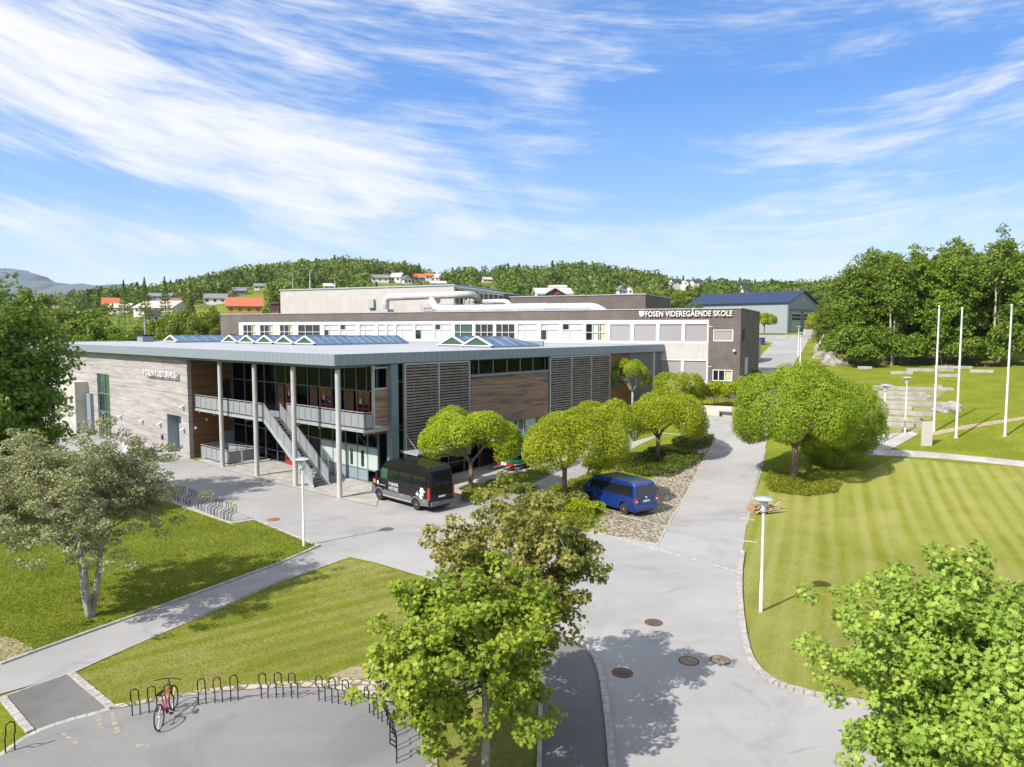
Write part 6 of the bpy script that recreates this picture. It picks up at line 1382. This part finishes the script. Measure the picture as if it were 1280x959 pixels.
house(50,76,392,383,'white','grey','house with a light grey roof seen between the left trees',rot=.2)
house(404,419,362,355,'white','white','small white house peeping over the pale block roof',rot=.3)
house(463,487,353,344,'white','grey','grey-roofed white house leftmost of the hillside row',rot=.2)
house(478,490,350,342,'dark','black','dark-roofed house behind the leftmost of the hillside row',rot=.4)
house(489,505,353,342,'white','white','white house with a pale roof in the middle of the hillside row',rot=-.3)
house(502,515,355,345,'white','grey','white gabled house right of the middle of the hillside row',rot=.5,gable='x')
house(516,531,353,343,'grey','orange','grey house under an orange roof on the hillside',rot=.2)
house(532,543,350,342,'white','orange','small white house with an orange roof at the right of the hillside row',rot=.2)
house(540,553,353,343,'white','pale','white house with a pale roof ending the hillside row',rot=-.3)
house(538,558,358,352,'white','white','white-roofed house just above the pale block at its right part',rot=.1)
house(602,615,353,347,'white','pale','pale house in the trees above the plant enclosure',rot=.3)
house(668,712,374,362,'white','white','white-roofed house beside a red gable behind the dark brick block',rot=.1,rh=.5,Yf=150)
house(684,704,373,361,'red','white','small red gable with a white roof in front of the white house',rot=-.1,gable='x',Yf=146,rh=.5)
house(683,708,364,357,'beige','pale','beige house with a pale roof above the red gable',rot=.1)
house(770,782,368,358,'white','grey','white gabled house left of the pair above the dark brick block',rot=.4,gable='x')
house(780,793,368,358,'white','grey','white gabled house right of the pair above the dark brick block',rot=-.4,gable='x')
house(835,850,357,349,'white','black','white house with a black roof highest on the right hillside',rot=.3)
house(846,860,357,350,'white','black','white gabled house beside the highest one on the right hillside',rot=-.3,gable='x')
house(861,876,356,350,'white','black','white house with a black roof farthest right on the hillside',rot=.3)
house(924,936,370,356,'white','black','narrow white house with a dark roof above the blue hall roof',rot=.4)

# ================= far woodland: one mass of small trees
def woodland():
    rs=np.random.RandomState(5); n=12500
    Y=np.sqrt(rs.uniform(128**2,760**2,n)); a=rs.uniform(-.86,.95,n); X=a*Y; Z=terr(X,Y); H=rs.uniform(7,13,n)
    keep=np.ones(n,bool)
    keep&=~((Y<178)&(a>-.42)&(a<.50)); keep&=~((Y<230)&(a>.16)&(a<.50)&(rs.rand(n)<.75)); keep&=~((X>40)&(X<90)&(Y<195)&(a<.50))
    keep&=~((Y<330)&(a<-.36)&(rs.rand(n)<.88))
    px=CX+F*a; pt=412-F*(Z+H-HC)/Y; pb=412-F*(Z-HC)/Y
    for hx,hw,hy,yb,yt in HS:
        keep&=~((np.abs(px-hx)<hw+F*3.2/Y)&(Y<hy+7)&(Y>60)&(pt<yb-(yb-yt)*.18)&(pb>yt))
    X,Y,Z,H=X[keep],Y[keep],Z[keep],H[keep]; n=len(X); VV=[];AA=[]
    protos=[]
    for k in range(14):
        near=k>=7; m=240 if near else 90; con=k%7 in (5,6)
        if con: t=rs.uniform(0,1,m)**.8; an=rs.uniform(0,2*PI,m); rad=.24*(1-t)*np.sqrt(rs.uniform(.3,1,m)); pos=np.stack([rad*np.cos(an),rad*np.sin(an),.1+.9*t],1); out=np.stack([np.cos(an),np.sin(an),0*an],1)
        else:
            L_=np.stack([rs.uniform(-.2,.2,6),rs.uniform(-.2,.2,6),rs.uniform(.35,.8,6)],1); kk=rs.randint(0,6,m); g=rs.normal(0,1,(m,3)); g/=np.linalg.norm(g,axis=1)[:,None]; pos=L_[kk]+g*np.array([.2,.2,.2]); out=g
        V,Fc,A=leaves(rs,pos,out,(.09 if near else .14) if not con else (.07 if near else .11),.8,RHOMB,up=.35,rnd=.45); protos.append((V,A))
    kx=rs.randint(0,7,n); kx[(rs.rand(n)<.4)&(kx>4)]=1; ang=rs.uniform(0,2*PI,n); tint=rs.rand(n)
    kx=kx+7*(Y<270)
    for k in range(14):
        i=np.where(kx==k)[0]; V,A=protos[k]; c,s=np.cos(ang[i]),np.sin(ang[i]); hx=H[i]
        wd=hx*rs.uniform(.95,1.25,len(i))
        x=(V[None,:,0]*c[:,None]-V[None,:,1]*s[:,None])*wd[:,None]+X[i][:,None]; y=(V[None,:,0]*s[:,None]+V[None,:,1]*c[:,None])*wd[:,None]+Y[i][:,None]; z=V[None,:,2]*hx[:,None]+Z[i][:,None]-.4
        VV.append(np.stack([x,y,z],-1).reshape(-1,3)); k7=k%7; base=(.05 if k7>4 else .30); AA.append((A[None,:]*.35+tint[i][:,None]*(.5 if k7<5 else .12)+base*.6).reshape(-1))
    V=np.concatenate(VV); A=np.concatenate(AA); fc=np.arange(len(V)).reshape(-1,4)
    o=bpy.data.objects.new('woodland',mesh_np('woodland',V,fc,M['leaf_far'],A)); COL.objects.link(o); tag(o,'dense mixed woodland covering the far hills behind the town','woodland',kind='stuff')
woodland()
# ================= distant mountains
def ridge(name,pts,Y,depth,mat,seed):
    """mountain range as a solid ridge: pts (pixel x, pixel y of the crest)"""
    rs=np.random.RandomState(seed); xs=np.linspace(pts[0][0],pts[-1][0],90); ys=np.interp(xs,[p[0] for p in pts],[p[1] for p in pts]); V=[];nj=14
    for j in range(nj):
        t=j/(nj-1); 
        for i,(x,y) in enumerate(zip(xs,ys)):
            k=math.sin(t*PI)**.8; X=(x-CX)/F*Y; zc=HC+(412-y)/F*Y; yy=Y+(t-.5)*depth; V.append((X*(1+.0*t)+rs.normal(0,depth*.01),yy+rs.normal(0,depth*.012),-30+(zc+30)*k*(1+rs.normal(0,.010 if j!=nj//2 else .004))))
    n=len(xs); fc=[(j*n+i,j*n+i+1,(j+1)*n+i+1,(j+1)*n+i) for j in range(nj-1) for i in range(n-1)]
    me=mesh_np(name,np.array(V),np.array(fc),mat,smooth=True); o=bpy.data.objects.new(name,me); COL.objects.link(o); tag(o,kind='structure')
M['mtn']=pm('mountain_rock_hazy',(.05,.085,.10),(.085,.11,.12),.004,.95,third=((.05,.09,.05),3.,.7))  # rock and forest tone with the blue of distance haze mixed in
M['mtn2']=pm('mountain_haze_blue',(.03,.06,.13),(.06,.085,.14),.003,.95)  # blue of the far air painted into the mountain colour
ridge('mountain',[(-260,352),(-60,338),(0,336),(20,337),(40,340),(52,345),(60,351),(66,357),(72,372),(90,400)],5600,1200,M['mtn2'],1)
ridge('mountain',[(-200,368),(-40,352),(20,350),(50,352),(80,354),(92,357),(110,356),(130,358),(150,356),(180,358),(240,362),(330,372)],4300,1500,M['mtn'],2)
# grass tufts that break up the near lawn edges
def tufts(name,px,n,seed,hgt=.055):
    rs=np.random.RandomState(seed); poly=P(*px); P2=np.array([(p[0],p[1]) for p in poly]); lo=P2.min(0); hi=P2.max(0); q=rs.uniform(lo,hi,(n*3,2)); ins=np.zeros(len(q),bool); j=len(P2)-1
    for i in range(len(P2)):
        a=P2[i]; b=P2[j]; cnd=((a[1]>q[:,1])!=(b[1]>q[:,1])); x=(b[0]-a[0])*(q[:,1]-a[1])/((b[1]-a[1])+1e-12)+a[0]; ins^=cnd&(q[:,0]<x); j=i
    q=q[ins][:n]; n=len(q); pos=np.stack([q[:,0],q[:,1],terr(q[:,0],q[:,1])+hgt*.35],1)
    V,Fc,A=leaves(rs,pos,rs.normal(0,.5,(n,3)),hgt*2,.22,RHOMB,up=.0,rnd=.8,droop=-1.8); o=bpy.data.objects.new(name,mesh_np(name,V,Fc,M['leaf_grass'],A)); COL.objects.link(o); tag(o,'short grass blades of the mown lawns','grass',kind='stuff')
M['leaf_grass']=m_leaf('grass_blade',((.14,.19,.02),(.21,.26,.03),(.33,.33,.10)),.4,.4)
tufts('grass',[(97,843),(230,782),(345,731),(437,700),(470,706),(530,724),(600,748),(672,778),(675,820),(675,959),(671,1100),(545,1100),(536,960),(529,920),(512,892),(485,874),(450,862),(400,855),(350,856),(300,859),(230,867),(165,879),(140,884)],60000,1,.04)
tufts('grass',[(-100,860),(-100,700),(60,640),(207,628),(250,643),(290,657),(320,652),(345,662),(400,686),(345,706),(260,737),(130,784),(60,809),(0,831)],60000,2,.07)
tufts('grass',[(928,700),(934,655),(951,620),(1060,640),(1280,760),(1300,930),(1200,901),(1128,886),(1040,872),(985,859),(960,848),(943,830),(934,800),(929,760)],50000,3,.035)

# worn yellow road marks in the bicycle yard and a few loose leaves
def strip(name,pts,mat,off=.041):
    m=MB()
    for a,b,w_ in pts:
        A=G(*a); B=G(*b); d=(B-A); L_=d.length; d.normalize(); n=Vector((-d.y,d.x,0))*w_; rs=random.Random(int(a[0])); x=0
        while x<L_:
            e=min(L_,x+rs.uniform(.05,.22)); w1=rs.uniform(.5,1); p=A+d*x; q=A+d*e; m.add([(p-n*w1)[:2]+(T(p.x,p.y)+off,),(q-n*w1)[:2]+(T(q.x,q.y)+off,),(q+n*w1)[:2]+(T(q.x,q.y)+off,),(p+n*w1)[:2]+(T(p.x,p.y)+off,)],[(0,1,2,3)]); x=e+rs.uniform(.02,.12)
    return tag(m.build(name,mat),kind='structure')
M['oldpaint']=pm('worn_yellow',(.33,.29,.18),(.26,.24,.20),9,.9)
strip('worn_marking',[((123,896),(126,913),.10),((140,892),(147,918),.10),((78,918),(98,933),.07),((170,934),(186,933),.06)],M['oldpaint'])

# air over the fjord country: one even volume
hb=MB().box(-7000,7000,-600,7500,-40,560).build('haze',M['white']); tag(hb,'thin even summer haze filling the air over the whole landscape','haze',kind='stuff')
hm_=bpy.data.materials.new('haze_air'); hm_.use_nodes=True; ht=NT(hm_.node_tree); ht.n.clear(); ho=ht.node('ShaderNodeOutputMaterial'); hv=ht.node('ShaderNodeVolumePrincipled')
hv.inputs['Color'].default_value=(.72,.82,.96,1); hv.inputs['Density'].default_value=0.00006; ht.l.new(hv.outputs[0],ho.inputs['Volume']); hb.data.materials[0]=hm_
